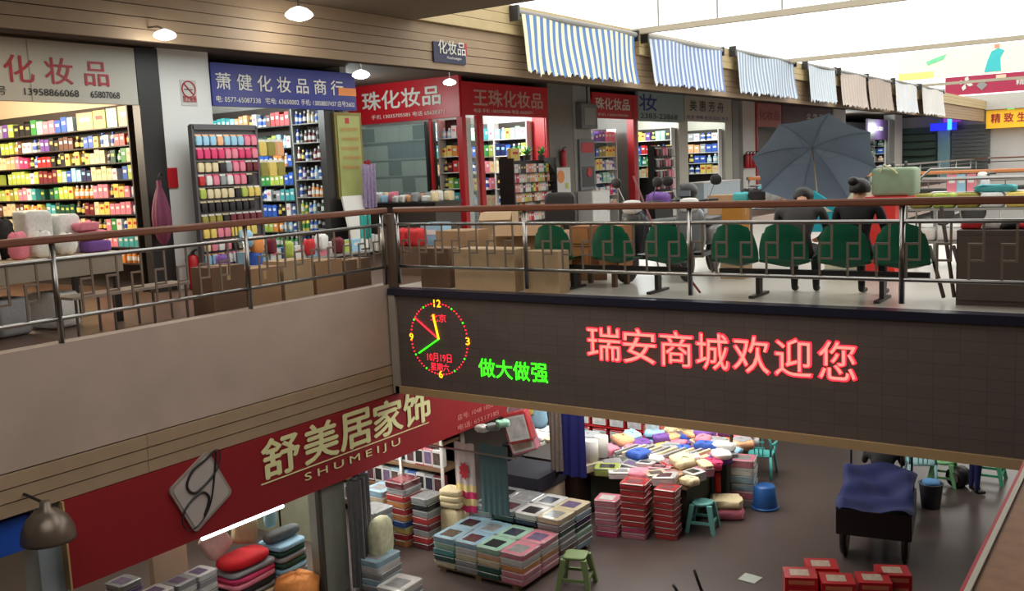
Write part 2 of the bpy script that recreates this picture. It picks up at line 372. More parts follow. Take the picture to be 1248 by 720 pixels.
def fill(P0, P1, z, seq, kind, place, row, rotz, wd=.12, h=(.14, .2), dep=.1, grp=None, skip=0, jit=.25, nmb=None):
    """one object for each article along a shelf from P0 to P1"""
    P0 = Vector((P0[0], P0[1], z)); P1 = Vector((P1[0], P1[1], z)); L = (P1-P0).length; n = max(1, int(L/wd)); dv = (P1-P0)/n
    for k in range(n):
        if random.random() < skip: continue
        c = seq[min(len(seq)-1, int(k*len(seq)/n))]
        kd = kind if isinstance(kind, str) and kind != 'mix' else ('bottle' if (c in 'kwgosa' and random.random() < .6) else 'box')
        if c == '.': continue
        hh = h[0]+(h[1]-h[0])*random.random() if jit else h[1]
        wide = L/n
        if kd == 'bottle':
            me = bot_mesh(c); nm = 'cosmetics_bottle'; sc = (wide*.8, min(dep, wide)*.8, hh); word = 'bottle'
        else:
            me = box_mesh(c); nm = 'cosmetics_box'; sc = (wide*.9, dep, hh*.95); word = 'box'
        if nmb: nm = nmb+nm[9:]  # only the name stem varies by shop; all articles are alike cosmetics
        inst(me, nm, P0+dv*(k+.5), rotz, sc, '%s %s, %s from left on the %s shelf of %s' % (PAL[c][0], word, nth(k+1), ORD[row], place), word, '%s %s articles on the %s shelf of %s' % (PAL[c][0], word, ORD[row], place))
def shelf_unit(name, label, x0, x1, y0, y1, zs, m, back='n', z0=0, z1=None, th=.02, post=True):
    """shelf boards at heights zs, end panels and a back panel on side n, s or w"""
    cx, cy = (x0+x1)/2, (y0+y1)/2; t = thing(name, label, 'shelf', (cx, cy, z0)); z1 = z1 or max(zs)+.3
    hx, hy = (x1-x0)/2, (y1-y0)/2
    for z in zs: MB().box(-hx+.01, hx-.01, -hy, hy-.01, z-th-z0, z-z0-.001).build('shelf_board', m, t)
    if back == 'n': MB().box(-hx, hx, hy, hy+.03, 0, z1-z0).build('back_panel', mat('shelf_back', (52, 44, 38), .7), t)
    else: MB().box(-hx-.03, -hx, -hy, hy, 0, z1-z0).build('back_panel', mat('shelf_back2', (90, 100, 98), .6), t)
    if back == 'n':
        for x in (-hx, hx): MB().box(x-.015, x+.015, -hy, hy, 0, z1-z0).build('side_panel', m, t)
    else:
        for y in (-hy, hy): MB().box(-hx, hx, y-.015, y+.015, 0, z1-z0).build('side_panel', m, t)
    return t
# ---- warm cosmetics shop
struct('wall_partition_1', MB().box(-18, -12.75, 9.2, 9.3, 0, 3.62), M_cream)
struct('ceiling_shop_1', MB().box(-18, -12.75, 2, 9.2, 3.3, 3.36), M_cream)
zsA = [2.50, 2.22, 1.97, 1.71, 1.44, 1.18, .93, .68, .43]
shelf_unit('wall_shelf', 'dark tall wall shelf packed with cosmetics in the warm-lit shop', -17.2, -12.95, 8.85, 9.12, zsA, mat('dark_shelf_board', (48, 38, 32), .5), z1=2.85)
PA = 'the warm-lit shop'
seqA = ['rsvlkgpnba', 'knlloqwwsvkkqqkkbywwrrk', 'ccceephkwrrrkkykykyccsdggc', 'lllllllwlmmmlxbanncccwbbl', 'llyzlppwttdddgllyoooopppkyypa', 'qcccqyooyttdddkkmcyypppa', 'pkcvppqcceepccpkkpgwyy', 'ccppwwllyypptt', 'kkccbbggrroo']
seqA[0] = 'rsvlkkgxpbba'
fill((-17.1, 8.9), (-14.45, 8.9), 2.5, seqA[0], 'box', PA, 0, 0, .17, (.2, .26), .12)
for k, (c, a, b) in enumerate((('e', -14.4, -13.95), ('y', -13.95, -13.62), ('x', -13.6, -13.32), ('e', -13.3, -12.98))):
    inst(box_mesh(c), 'poster_box', ((a+b)/2, 8.93, 2.5), 0, (b-a-.02, .1, .27+.01*k), ('wide peach gift box at the left of the top shelf boxes', 'yellow gift box beside the peach ones on the top shelf', 'mint gift box on the top shelf of the warm-lit shop', 'peach gift box at the outer end of the top shelf')[k], 'box', 'wide gift boxes on the top shelf')
for i in range(1, 9):
    fill((-17.1, 8.9), (-13.0, 8.9), zsA[i], seqA[i], 'box' if i in (3,) else 'mix', PA, i, 0, .135, (.17, .225), .12, skip=.03)
# white goods on a table by the rail
t = thing('goods_table', 'table heaped with white goods behind the left railing', 'table', (-10.9, 5.6, 0))
MB().box(-.5, .5, -1.6, 1.3, .80, .84).build('table_top', M_cream, t)
MB().box(-.48, .48, -1.58, 1.28, .60, .80).build('cloth_skirt', mat('grey_cloth', (150, 140, 126), .8), t)
for x in (-.44, .44):
    for y in (-1.5, 1.2): MB().box(x-.03, x+.03, y-.03, y+.03, 0, .60).build('leg', M_dark, t)
SOFT = {}
def soft_mesh(c, e=.35):
    k = (c, e)
    if k not in SOFT:
        mb_ = MB().soft(-.5, .5, -.5, .5, 0, 1, e=e, nu=18, nv=9); rq = random.Random(hash(c) % 7+int(e*100)) if False else random.Random(ord(c)+int(e*100))
        am = .05 if e > .3 else .02
        mb_.v = [(x+rq.uniform(-am, am), y+rq.uniform(-am, am), z+(rq.uniform(-am, am)*1.6 if z > .1 else 0)) for x, y, z in mb_.v]
        SOFT[k] = mb_.mesh('softpack', [mat('fabric_'+PAL[c][0].replace(' ', '_'), PAL[c][1], .75, noise=.25, scale=12)], True)
    return SOFT[k]
goods = [(-10.95, 6.12, .84, .4, .3, .52, 'w', .12, 'tall white tissue block on the goods table'), (-10.95, 6.45, .84, .34, .3, .46, 'w', .12, 'white tissue block beside the tall one on the goods table'), (-10.6, 6.0, .84, .22, .25, .3, 'w', .7, 'crumpled white bag in front of the tissue blocks'),
 (-10.6, 6.3, .84, .22, .24, .26, 'w', .9, 'round white bundle by the rail on the goods table'), (-10.75, 6.72, .84, .4, .3, .14, 'v', .3, 'violet packet under pink ones on the goods table'), (-10.78, 6.72, .98, .36, .28, .12, 'p', .3, 'pink packet on the violet one'), (-10.7, 6.62, 1.1, .2, .26, .1, 'p', .35, 'small pink packet topping the violet and pink ones'),
 (-10.95, 5.3, .84, .6, .6, .14, 'w', .25, 'lowest white towel of the flat pile on the goods table'), (-10.95, 5.3, .98, .58, .56, .12, 'w', .25, 'middle white towel of the flat pile on the goods table'), (-10.95, 5.28, 1.1, .52, .56, .12, 'w', .3, 'third white towel of the flat pile on the goods table'), (-10.95, 5.32, 1.22, .4, .5, .14, 'w', .4, 'uppermost white towel of the flat pile'), (-10.9, 4.4, .84, .6, .6, .3, 'c', .3, 'cream towel at the near end of the goods table'), (-10.65, 5.76, .84, .2, .2, .3, 'p', .6, 'pink bundle beside the flat white towel pile'), (-10.95, 5.74, .84, .3, .24, .46, 'k', .8, 'black bag between the towels and the tissue block')]
for (x, y, z, a, b, h, c, e_, l) in goods: inst(soft_mesh(c, e_), 'towel' if 'towel' in l.split('beside')[0] else 'bundle', (x, y, z), random.uniform(-.2, .2), (a, b, h), l, 'towel' if 'towel' in l.split('beside')[0] else 'bundle')
for k, (y, s_, c) in enumerate(((5.0, .34, 'c'), (5.6, .4, 's'), (6.2, .36, 'w'))):
    inst(soft_mesh(c, .2), 'storage_bag', (-10.85, y, 0), .1*k, (.5, s_, .42), '%s bag under the goods table, %s one' % (PAL[c][0], ('nearest', 'middle', 'farthest')[k]), 'bag')
# low steel bench by the rail
t = thing('steel_bench', 'low steel bench with thin legs behind the left railing', 'bench', (-9.85, 6.5, 0))
MB().box(-.18, .18, -.75, .75, .42, .45).build('bench_top', mat('pale_laminate', (150, 138, 128), .3), t)
for x in (-.15, .15):
    for y in (-.7, -.25, .25, .7): MB().tube([(x, y, 0), (x, y, .42)], .016, 8).build('leg', M_steel, t)
# fire extinguisher, closed umbrella on the column
def extinguisher(loc, label, s_=1):
    t = thing('fire_extinguisher', label, 'extinguisher', loc)
    mb = MB(); mb.lathe([(.07*s_, 0), (.08*s_, .02), (.08*s_, .38*s_), (.06*s_, .44*s_), (.02*s_, .46*s_)], 14); mb.build('cylinder', M_red, t, True)
    MB().lathe([(.025*s_, .46*s_), (.025*s_, .5*s_)], 8).build('valve', M_dark, t)
    MB().tube([(0, 0, .5*s_), (.09*s_, 0, .53*s_)], .012*s_, 6).build('handle', M_dark, t)
    MB().tube([(0, -.02, .48*s_), (0, -.12*s_, .42*s_), (0, -.1*s_, .2*s_)], .012*s_, 6).build('hose', M_dark, t)
    return t
extinguisher((-12.35, 9.35, 0), 'red fire extinguisher on the floor by the white column', 1.15)
p = at(196, 240, 0, -12.4)
t = thing('folded_umbrella', 'maroon folded umbrella hanging beside the white column', 'umbrella', (-12.42, p.y-.0, .72))
MB().grid(lambda u, v: ((.03+.09*math.sin(min(1, v*1.15)*math.pi)**.7*(1-.5*v))*(1+.2*math.cos(u*math.pi*12))*math.cos(u*2*math.pi), (.03+.11*math.sin(min(1, v*1.15)*math.pi)**.7*(1-.3*v))*(1+.2*math.cos(u*math.pi*12))*math.sin(u*2*math.pi), v*.95), 24, 10).build('canopy', mat('maroon_cloth', (110, 45, 75), .6), t, True)
MB().tube([(0, 0, -.12), (0, 0, 1.0), (0, .04, 1.06), (0, .08, 1.02)], .012, 6).build('shaft', M_dark, t)
MB().box(-.01, .01, -.09, .09, 0, .3).build('fire_plate', M_red, tag(thing('fire_plate_sign', 'small red plate on the white column edge', 'plate', (XS+.012, 9.28, 1.55)), None))
# ---- blue-signed shop
PB = 'the blue-signed shop'
struct('wall_partition_2', MB().box(-18, -12.86, 13.3, 13.46, 0, 3.62), M_grey)
struct('ceiling_shop_2', MB().box(-18, -12.75, 9.3, 13.3, 3.4, 3.46), M_white)
zsB = [2.62, 2.27, 1.93, 1.59, 1.26, .94, .62, .3]
shelf_unit('steel_shelf', 'pale steel shelf of shampoo bottles in the blue-signed shop', -13.8, -12.98, 12.9, 13.2, zsB, M_grey, z1=2.95)
shelf_unit('wall_shelf', 'dark wall shelf of bottles behind the hanging rack', -16.6, -13.86, 12.92, 13.22, [2.62, 2.2, 1.85, 1.5, 1.2, .9, .6, .3], mat('dark_shelf_board2', (50, 56, 56), .5), z1=3.0)
sB = ['bbnccww', 'wsqmmsw', 'mkwsmmr', 'wvsbaww', 'wsmeooo', 'lybasdo', 'yybbssk', 'wwppaal']
for i, z in enumerate(zsB): fill((-13.76, 12.92), (-13.02, 12.92), z, sB[i], 'bottle', PB, i, 0, .105, (.2, .27), .1, nmb='shampoo')
sB2 = ['kktttaeekwwqrrr', 'kkkwwwwddlaw', 'wzzzzyorbbnoob', 'zzzpphhrgggllbb', 'ccclxxwwstt', 'kkwwkkbbkw', 'lvbtyylloaw', 'wppaagg']
for i, z in enumerate([2.62, 2.2, 1.85, 1.5, 1.2, .9, .6, .3]): fill((-16.5, 12.94), (-13.9, 12.94), z, sB2[i], 'mix', 'the dark shampoo unit', i, 0, .13, (.2, .27), .12, nmb='shampoo')
# hanging packet rack
t = thing('packet_rack', 'grey panel rack of hanging packets in front of the white column', 'rack', (-12.2, 9.4, 0))
MB().box(-.04, 0, 0, 1.22, 0, 2.42).build('panel', mat('rack_panel', (72, 70, 72), .5), t)
for y in (0, 1.22): MB().box(-.06, .03, y-.02, y+.02, 0, 2.46).build('side_post', mat('rack_post', (84, 82, 86), .4), t)
MB().box(-.06, .03, 0, 1.22, 2.40, 2.48).build('header', mat('rack_post', (84, 82, 86), .4), t)
for k in range(11): MB().tube([(.015, .02, 2.33-k*.2), (.015, 1.2, 2.33-k*.2)], .006, 4).build('hook_bar', M_steel, t)
PK = {}
def packet(c):
    if c not in PK:
        c2 = {'p': 'h', 'h': 'p', 'a': 'e', 'k': 'c', 'w': 'p', 'c': 'k', 'z': 'w', 'y': 'w', 'l': 'c'}.get(c, 'w')
        m = MB(); m.box(0, .02, -.5, .5, .85, 1, 1); m.soft(0, .05, -.5, .5, 0, .88, 0, .3, 8, 4)
        PK[c] = m.mesh('hangpack', [pm(c, .35), pm(c2)])
    return PK[c]
sR = ['aaaeaaapp', 'hhhhpphhp', 'cccksppm', 'rwpswppka', 'lccccklyy', 'kkkkkkkk', 'zzzkmmm', 'yyppyyyy', 'cpwpkccw', 'aaawwaaw', 'nvwwrrpp']
for i, sq in enumerate(sR):
    for k in range(9):
        c = sq[min(k, len(sq)-1)]
        if i >= 2 and k == 8 and i % 2: continue
        inst(packet(c), 'hanging_packet', (-12.185, 9.48+k*.132, 2.16-i*.2), 0, (1, .105, .165), '%s packet, %s from the left in the %s row of the grey panel rack' % (PAL[c][0], nth(k+1), ORD[i]), 'packet', '%s packets in row %s of the panel rack' % (PAL[c][0], ORD[i]))
t = thing('bag_hook_stand', 'thin steel stand of olive bags between the panel rack and the dark shelves', 'stand', (-12.75, 11.1, 0))
MB().tube([(0, -.3, 0), (0, -.3, 2.3), (0, .55, 2.3), (0, .55, 0)], .012, 6).build('frame', M_steel, t)
for k in range(8):
    c = 'zyzezzyz'[k]; inst(packet(c), 'olive_bag', (-12.7, 10.95+(k % 4)*.19, 2.0-(k//4)*.34), 0, (1.4, .17, .28), '%s bag, %s in the %s row of the thin steel stand' % (PAL[c][0], nth(k % 4+1), ('upper', 'lower')[k//4]), 'bag')
# gold poster case at the shop end, white board, clothes
t = thing('poster_case', 'gold-green poster case with faded red writing beside the blue-signed shop', 'poster', (-12.55, 13.06, 1.2))
MB().box(-.14, 0, -.3, .4, 0, 1.56).build('case', mat('brass_frame', (128, 118, 70), .3, .6), t)
MB().box(0, .012, -.24, .34, .05, 1.5).build('poster_sheet', mat('gold_green_sheet', (150, 158, 96), .25, noise=.3, scale=2.5), t)
for k in range(5): text('告示内容文字', 'lettering', mat('faded_orange', (190, 110, 60), .5), t, (-12.53, 12.88+.03*(k % 2), 2.42-k*.17), .44, .07, FACE_X)
MB().box(.012, .016, -.04, .06, 1.36, 1.46).build('red_mark', R_ink, t)
struct('door_frame_2', MB().box(-12.75, -12.6, 12.56, 12.78, 0, 2.8), M_dark)
struct('wall_case_base', MB().box(-12.85, -12.56, 12.78, 13.46, 0, 1.2), M_dark)
t = thing('display_board', 'white display board leaning below the gold poster', 'board', (-12.2, 12.95, 0))
mb = MB(); mb.M = Matrix.Rotation(R(-12), 4, 'Y'); mb.box(-.02, .02, -.22, .3, .3, 1.28); mb.build('board_face', M_white, t)
MB().tube([(-.1, -.2, 0), (-.28, -.1, 1.1)], .015, 6).build('leg', M_steel, t); MB().tube([(-.1, .25, 0), (-.28, .2, 1.1)], .015, 6).build('leg', M_steel, t)
def garment(name, label, loc, wd, h, m, rotz=0, wave=.04, folds=4, cat='garment', waist=1.0, mats=None, mi=None, thick=.012):
    """hanging cloth: pleated sheet with thickness, top edge at loc"""
    mb = MB(); nu, nv = 28, 10
    def fn(off): return lambda u, v: ((u-.5)*wd*(1-(1-waist)*(1-v)), off+wave*math.sin(u*math.pi*2*folds+v)*(.3+.7*v), -v*h+.01*math.sin(u*9))
    mb.grid(fn(0), nu, nv, mi); mb.grid(fn(thick), nu, nv, mi)
    o = mb.build(name, mats or m, None, True, loc, rotz); return tag(o, label, cat)
garment('hanging_garment', 'purple and white patterned garment hanging at the alley corner', at(449, 200, 0, -12.3), .26, .8, mat('purple_print', (150, 135, 165), .8, noise=.6, scale=25), R(60))
garment('hanging_garment', 'red garment hanging behind the purple patterned one', at(443, 196, 0, -12.6), .26, .7, mat('red_cloth', (150, 30, 40), .8), R(60))
# ---- corner shop
PC = 'the corner shop'
struct('wall_corner_back', MB().box(-18, -15.7, 16.6, 16.75, 0, 3.62), M_grey)
struct('ceiling_shop_3', MB().box(-18, -12.7, 16.7, 31.6, 3.3, 3.36), M_white)
struct('wall_partition_3', MB().box(-18, -12.7, 20.0, 20.1, 0, 3.3), M_white)
STB = {}
t = thing('glass_cabinet', 'glass cabinet of grey boxes on the alley side of the corner shop', 'cabinet', (-14.6, 16.6, 0))
MB().box(-1.0, 1.0, .3, .35, 0, 2.72).build('back_panel', mat('case_back', (40, 48, 44), .5), t)
for x in (-1.0, 1.0): MB().box(x-.03, x+.03, 0, .3, 0, 2.72).build('side_panel', M_dark, t)
for z in (1.2, 1.58, 1.95, 2.35, 2.68): MB().box(-.97, .97, .01, .3, z-.02, z).build('shelf_board', M_grey, t)
MB().box(-.97, .97, 0, .3, 0, 1.1).build('base', mat('cabinet_green', (70, 84, 78), .5), t)
MB().box(-.97, .97, -.012, -.004, 1.12, 2.7).build('glass_pane', M_glass, t)
for i, (z, cs) in enumerate(((1.2, 'sssks'), (1.58, 'sskss'), (1.95, 'ssnnn'), (2.35, 'ksssk'))):
    for k, c in enumerate(cs):
        inst(STB.setdefault(c, MB().box(-.5, .5, 0, 1, 0, 1).box(-.47, .47, -.02, 0, .55, .58).mesh('storage', [mat('store_'+c, {'s': (150, 156, 144), 'k': (40, 44, 42), 'n': (50, 60, 84)}[c], .3, noise=.2)])), 'storage_box', (-15.35+k*.38, 16.66, z), 0, (.37, .2, .31), '%s box, %s from the left on the %s level inside the glass cabinet' % (PAL[c][0], nth(k+1), ('lowest', 'second lowest', 'third', 'uppermost')[i]), 'box', '%s boxes on level %d of the glass cabinet' % (PAL[c][0], i+1))
zsC = [2.35, 1.95, 1.6, 1.25, .9]
shelf_unit('display_shelf', 'narrow bright shelf beside the glass cabinet of the corner shop', -13.5, -12.8, 16.9, 17.15, zsC, M_white, z1=2.75)
for i, z in enumerate(zsC): fill((-13.45, 16.92), (-12.85, 16.92), z, ['aawrn', 'yyoon', 'kmrcn', 'klgyw', 'ttttw'][i], 'mix', 'the narrow corner unit', i, 0, .12, (.2, .28), .12, nmb='toiletry')
def post(loc, z1, label, s_=.07):
    return struct(label, MB().box(loc[0]-s_, loc[0]+s_, loc[1]-s_, loc[1]+s_, 0, z1), M_red)
post((-12.66, 16.66), 2.8, 'trim_2'); post((-12.66, 17.28), 2.8, 'trim_3'); post((-12.66, 20.0), 2.8, 'trim_4', .05); post((-12.66, 24.5), 3.4, 'trim_5', .1); post((-13.5, 16.66), 2.8, 'trim_6', .03)
struct('window_1', MB().box(-12.67, -12.65, 16.74, 17.2, .1, 2.75), M_glass)
zsD = [2.35, 1.95, 1.55, 1.15, .75]
shelf_unit('display_shelf', 'bright shelf of coloured bottles at the back of the corner shop', -14.3, -14.0, 17.3, 19.9, zsD, M_white, 'w', z1=2.75)
for i, z in enumerate(zsD): fill((-14.0, 17.35), (-14.0, 19.85), z, ['aayyyxxtww', 'ttnnnbgglw', 'ccyywwwpcc', 'kqwwbyywpp', 'wwppaacc'][i], 'mix', 'the back corner unit', i, R(90), .17, (.24, .3), .12, nmb='toiletry')
MB().box(-13.0, -12.65, 19.93, 19.98, 0, 3.2).build('red_panel', M_red)['kind'] = 'structure'
COL.objects['red_panel'].name = 'wall_red_panel'
shelf_unit('display_shelf', 'bright shelf of bottles along the red end wall of the corner shop', -14.0, -13.03, 19.7, 19.92, zsD, M_white, z1=2.75)
for i, z in enumerate(zsD): fill((-13.97, 19.72), (-13.06, 19.72), z, ['aayyyxxtww', 'nnbbgglw', 'ccyywww', 'kqwwby', 'wwppaa'][i], 'mix', 'the end corner unit', i, 0, .14, (.26, .32), .12, nmb='toiletry')
t = thing('magazine_rack', 'black tiered rack of small packets at the corner shop front', 'rack', (-12.4, 18.95, 0))
MB().box(-.3, -.26, -.9, .9, .3, 1.8).build('back_panel', M_dark, t)
for y in (-.9, .9): MB().box(-.3, .1, y-.02, y+.02, 0, 1.85).build('side_panel', M_dark, t)
for k in range(6): MB().box(-.26, .02+.02*k, -.88, .88, 1.5-k*.22, 1.512-k*.22).build('shelf_board', M_dark, t)
for k in range(6):
    cs = 'eqewcprwwcseewyl' if k % 2 else 'rcwwskkcpewqwwgy'
    for j in range(16):
        c = cs[(j+k*3) % 16]
        inst(box_mesh(c), 'small_packet', (-12.5+.02*k, 18.13+j*.109, 1.517-k*.22), R(90), (.1, .05, .2), '%s packet, %s from the left in the %s tier of the black rack' % (PAL[c][0], nth(j+1), ORD[k]), 'packet', '%s packets in tier %d of the black rack' % (PAL[c][0], k+1))
for k, y in enumerate((18.9, 19.5)):
    t = thing('leafy_ornament', 'green leafy ornament on the black rack, %s one' % ('nearer', 'farther')[k], 'ornament', (-12.5, y, 1.8), 0, 'green ornaments on the rack')
    MB().lathe([(.07, 0), (.09, .12)], 10).build('pot', M_dark, t)
    mb = MB()
    for q in range(14):
        a = q*.9; r1 = .16+.05*math.sin(q*3); h1 = .12+.16*((q*7) % 5)/5
        mb.poly([(0, 0, .1), (r1*.5*math.cos(a-.3), r1*.5*math.sin(a-.3), .1+h1*.7), (r1*math.cos(a), r1*math.sin(a), .1+h1), (r1*.5*math.cos(a+.3), r1*.5*math.sin(a+.3), .1+h1*.75)])
    mb.build('leaves', mat('leaf_green', (40, 120, 50), .5), t)['kind'] = 'stuff'
inst(box_mesh('y'), 'gift_box', (-12.45, 18.35, 1.8), R(90), (.35, .1, .28), 'yellow and white box standing at the near end of the black rack', 'box')
# counter with white goods in the alley mouth
t = thing('counter', 'low dark counter covered with white packets at the alley mouth', 'counter', (-13.0, 15.1, 0))
MB().box(-1.1, 1.1, -.4, .4, 0, 1.0).build('counter_body', mat('counter_front', (70, 60, 54), .6), t); MB().box(-1.13, 1.13, -.43, .43, 1.0, 1.04).build('counter_top', M_dark, t)
for k in range(26):
    c = 'wwcwapwweswwc'[k % 13]; x = -14.0+(k % 13)*.165; y = 14.9+(k//13)*.36
    inst(soft_mesh(c), 'small_bundle', (x, y+random.uniform(-.08, .08), 1.04), random.random(), (.15, .2, .1+.12*random.random()), '%s packet, %s from the left in the %s row on the alley counter' % (PAL[c][0], nth(k % 13+1), ('front', 'rear')[k//13]), 'packet', '%s packets in the %s row on the alley counter' % (PAL[c][0], ('front', 'rear')[k//13]))
# ---- columns' fittings
extinguisher((-12.52, 20.55, 1.62), 'small red extinguisher hung on the grey column', .9)
t = thing('paper_poster', 'white poster with an orange disc on the grey column', 'poster', (-12.585, 20.6, .98))
MB().box(0, .01, -.34, .34, 0, .62).build('paper', M_white, t); MB().lathe([(.16, 0), (.16, .01)], 16).build('orange_disc', pm('o'), t).rotation_euler = (0, R(90), 0)
[setattr(c, 'location', (.01, -.12, .4)) for c in COL.objects if c.parent == t and c.name.startswith('orange_disc')]
MB().box(.01, .016, .08, .22, .1, .24).build('green_patch', pm('l'), t)
t = thing('electrical_box', 'grey electrical box on the pale column', 'box', (-12.49, 21.75, 2.55)); MB().box(-.1, .06, -.4, .4, 0, .62).build('casing', mat('grey_casing', (110, 112, 114), .5), t); MB().box(.06, .075, -.28, .28, .1, .52).build('cover', M_grey, t)
MB().tube([(0, 0, .62), (.0, 0, 1.05)], .02, 6).build('conduit', M_dark, t)
t = thing('notice_case', 'tall grey notice case with red panels on the pale column', 'notice board', (-12.58, 21.75, 1.0)); MB().box(0, .05, -.38, .38, 0, 1.28).build('casing', mat('grey_casing', (110, 112, 114), .5), t)
MB().box(.05, .06, -.3, .3, .95, 1.2).build('red_sheet', M_red, t); MB().box(.05, .06, -.3, .3, .08, .6).build('dark_sheet', mat('dark_sheet', (50, 55, 60), .3), t); MB().lathe([(.12, 0), (.12, .02)], 12).build('seal', M_red, t).rotation_euler = (0, R(90), 0)
[setattr(c, 'location', (.055, .05, .45)) for c in COL.objects if c.parent == t and c.name.startswith('seal')]
t = thing('white_cabinet', 'plain white cabinet at the foot of the pale column', 'cabinet', (-12.35, 21.7, 0)); MB().box(-.22, .2, -.45, .45, 0, .98).build('body', M_white, t); dr_ = MB().box(.2, .21, -.43, .43, .04, .94).build('door', mat('white_door', (225, 226, 224), .4), t); MB().box(.21, .23, .33, .36, .45, .6).build('handle', M_steel, dr_)
# ---- farther shops: back shelf facing the gallery
def far_shop(label, place, y0, y1, x, zs, seqs, wd=.2, post_m=M_white, kinds='mix', side=True):
    shelf_unit('display_shelf', label, x-.3, x, y0+.1, y1-(.36 if side else .1), zs, M_white, 'w', z1=max(zs)+.35)
    if side:
        shelf_unit('side_shelf', 'side '+label, -14.3, -12.72, y1-.32, y1-.05, zs, M_white, z1=max(zs)+.35)
        for i, z in enumerate(zs): fill((-14.25, y1-.3), (-12.75, y1-.3), z, seqs[i][::-1], kinds, place+"'s side unit", i, 0, wd*.8, (.24, .3), .14, nmb='household')
    for i, z in enumerate(zs): fill((x-.02, y0+.15), (x-.02, y1-(.4 if side else .15)), z, seqs[i], kinds, place, i, R(90), wd, (.22, .3), .14, nmb='household')
far_shop('bright bottle shelf in the small red-signed shop', 'the small red-signed shop', 22.15, 24.3, -13.0, [2.25, 1.85, 1.5, 1.15, .8, .45], ['yaavvppp', 'koobzyyy', 'xxyywww', 'wwwwxaa', 'bwwwwhw', 'wrrbawc'], .18, side=False)
far_shop('crowded shelf in the teal-signed shop', 'the teal-signed shop', 24.8, 27.45, -13.9, [2.3, 1.9, 1.55, 1.2], ['kxxkvyyl', 'ywoorrbb', 'cxyyggta', 'zyyooccw'], .2)
far_shop('shelf of boxed goods in the white-signed shop', 'the white-signed shop', 28.2, 31.1, -13.9, [2.3, 1.9, 1.55, 1.2], ['wwwwss', 'bbseek', 'aabbkw', 'cyywwl'], .24)
for k, (y0, y1) in enumerate(((24.6, 24.75), (27.45, 28.1), (31.1, 31.7))): struct('wall_partition_%d' % (4+k), MB().box(-18 if k == 1 else -14.6, XS, y0, y1, 0, 3.3), M_sgrey if k else M_grey)
struct('wall_shop_back', MB().box(-14.5, -14.4, 20.1, 43, 0, 3.3), mat('shop_back', (120, 120, 112), .7))
t = thing('tall_rack', 'dark rack of hair goods in front of the teal-signed shop', 'rack', (-12.5, 26.1, 0))
MB().box(-.2, .0, -.6, .6, 0, 2.1).build('panel', M_dark, t)
for k in range(5): MB().box(0, .12, -.56, .56, .5+k*.32, .52+k*.32).build('shelf_board', M_dark, t)
for k in range(5):
    for j in range(6):
        c = 'ppqsmk'[(j+k) % 6]; inst(packet(c), 'hair_packet', (-12.48, 25.62+j*.19, .53+k*.32), 0, (1.4, .15, .24), '%s hair packet, %s from left on the %s tier of the tall dark rack' % (PAL[c][0], nth(j+1), ORD[4-k]), 'packet', '%s packets on tier %d of the tall rack' % (PAL[c][0], k))
t = thing('glass_counter', 'pale blue-white counter below the white shop sign', 'counter', (-12.4, 29.6, 0)); MB().box(-.3, .3, -1.5, 1.5, 0, .92).build('counter_body', mat('pale_counter', (190, 205, 215), .4), t); MB().box(-.32, .32, -1.52, 1.52, .92, .96).build('counter_top', M_white, t)
for k in range(4):
    extinguisher((-12.5, 32.75+.32*k, 1.3), 'red extinguisher on the white column by the umbrella, %s from the near side' % ('first', 'second', 'third', 'fourth')[k], 1.1)
struct('trim_7', MB().box(XS-.1, XS+.05, 33.9, 34.05, 0, 3.6), M_red)
struct('door_1', MB().box(-13.4, -13.3, 34.1, 43.3, 0, 2.7), mat('shutter_grey', (110, 110, 108), .5))
struct('wall_shop_far', MB().box(-14.6, -14.4, 45.3, 61, 0, 3.3), M_white)
far_shop('far shelf of green goods under the purple sign', 'the purple-signed shop', 49.2, 53.2, -13.2, [2.0, 1.6, 1.2, .8], ['ggttss', 'bbttgg', 'oosskk', 'wwggkk'], .4)
struct('wall_panel_far', MB().box(-12.9, -12.6, 53.3, 54.5, 0, 3.3), M_grey)
# far facade at the end of the hall
t = thing('goods_shelf', 'long shelf of pale green goods at the far end of the hall', 'shelf', (-12.9, 60.6, 0))
for k in range(6): MB().box(-1.0, 1.1, -.3, .2, .5+k*.42, .55+k*.42).build('shelf_board', M_dark, t)
MB().box(-1.05, 1.15, .2, .25, 0, 3).build('back_panel', mat('sea_green_back', (105, 135, 120), .6), t)
t = thing('roller_shutter', 'grey slatted roller shutter at the far end of the hall', 'shutter', (-9.9, 60.8, 0))
for k in range(14): MB().box(-1.0, 1.0, -.05, .05, .1+k*.21, .28+k*.21).build('slat', mat('shutter_dark', (96, 100, 98), .4), t)
struct('wall_far_pillar', MB().box(-11.6, -11.0, 60.5, 61, 0, 3.4), mat('pale_cyan_pillar', (150, 200, 205), .5))
t = thing('cross_sign', 'lit blue and purple cross-shaped sign at the far end', 'sign', (-11.0, 59.9, 2.75))
MB().box(-.9, .5, -.08, 0, 0, .42).build('lower_bar', mat('blue_glow', (30, 40, 235), .4, emit=1.3), t); MB().box(-.2, .7, -.07, 0, .45, .75).build('upper_bar', mat('violet_glow', (150, 50, 190), .4, emit=.9), t); MB().box(.02, .25, -.09, -.08, .02, .7).build('centre_bar', mat('cyan_glow', (80, 220, 255), .4, emit=1.2), t)
t = thing('banner', 'crimson banner with a white flower on the far fascia', 'banner', (-8.6, 60.3, 4.68)); t2 = t
MB().box(-2.6, 4.0, -.08, 0, 0, 1.02).build('banner_sheet', mat('crimson_sheet', (165, 30, 70), .5), t)
mb = MB()
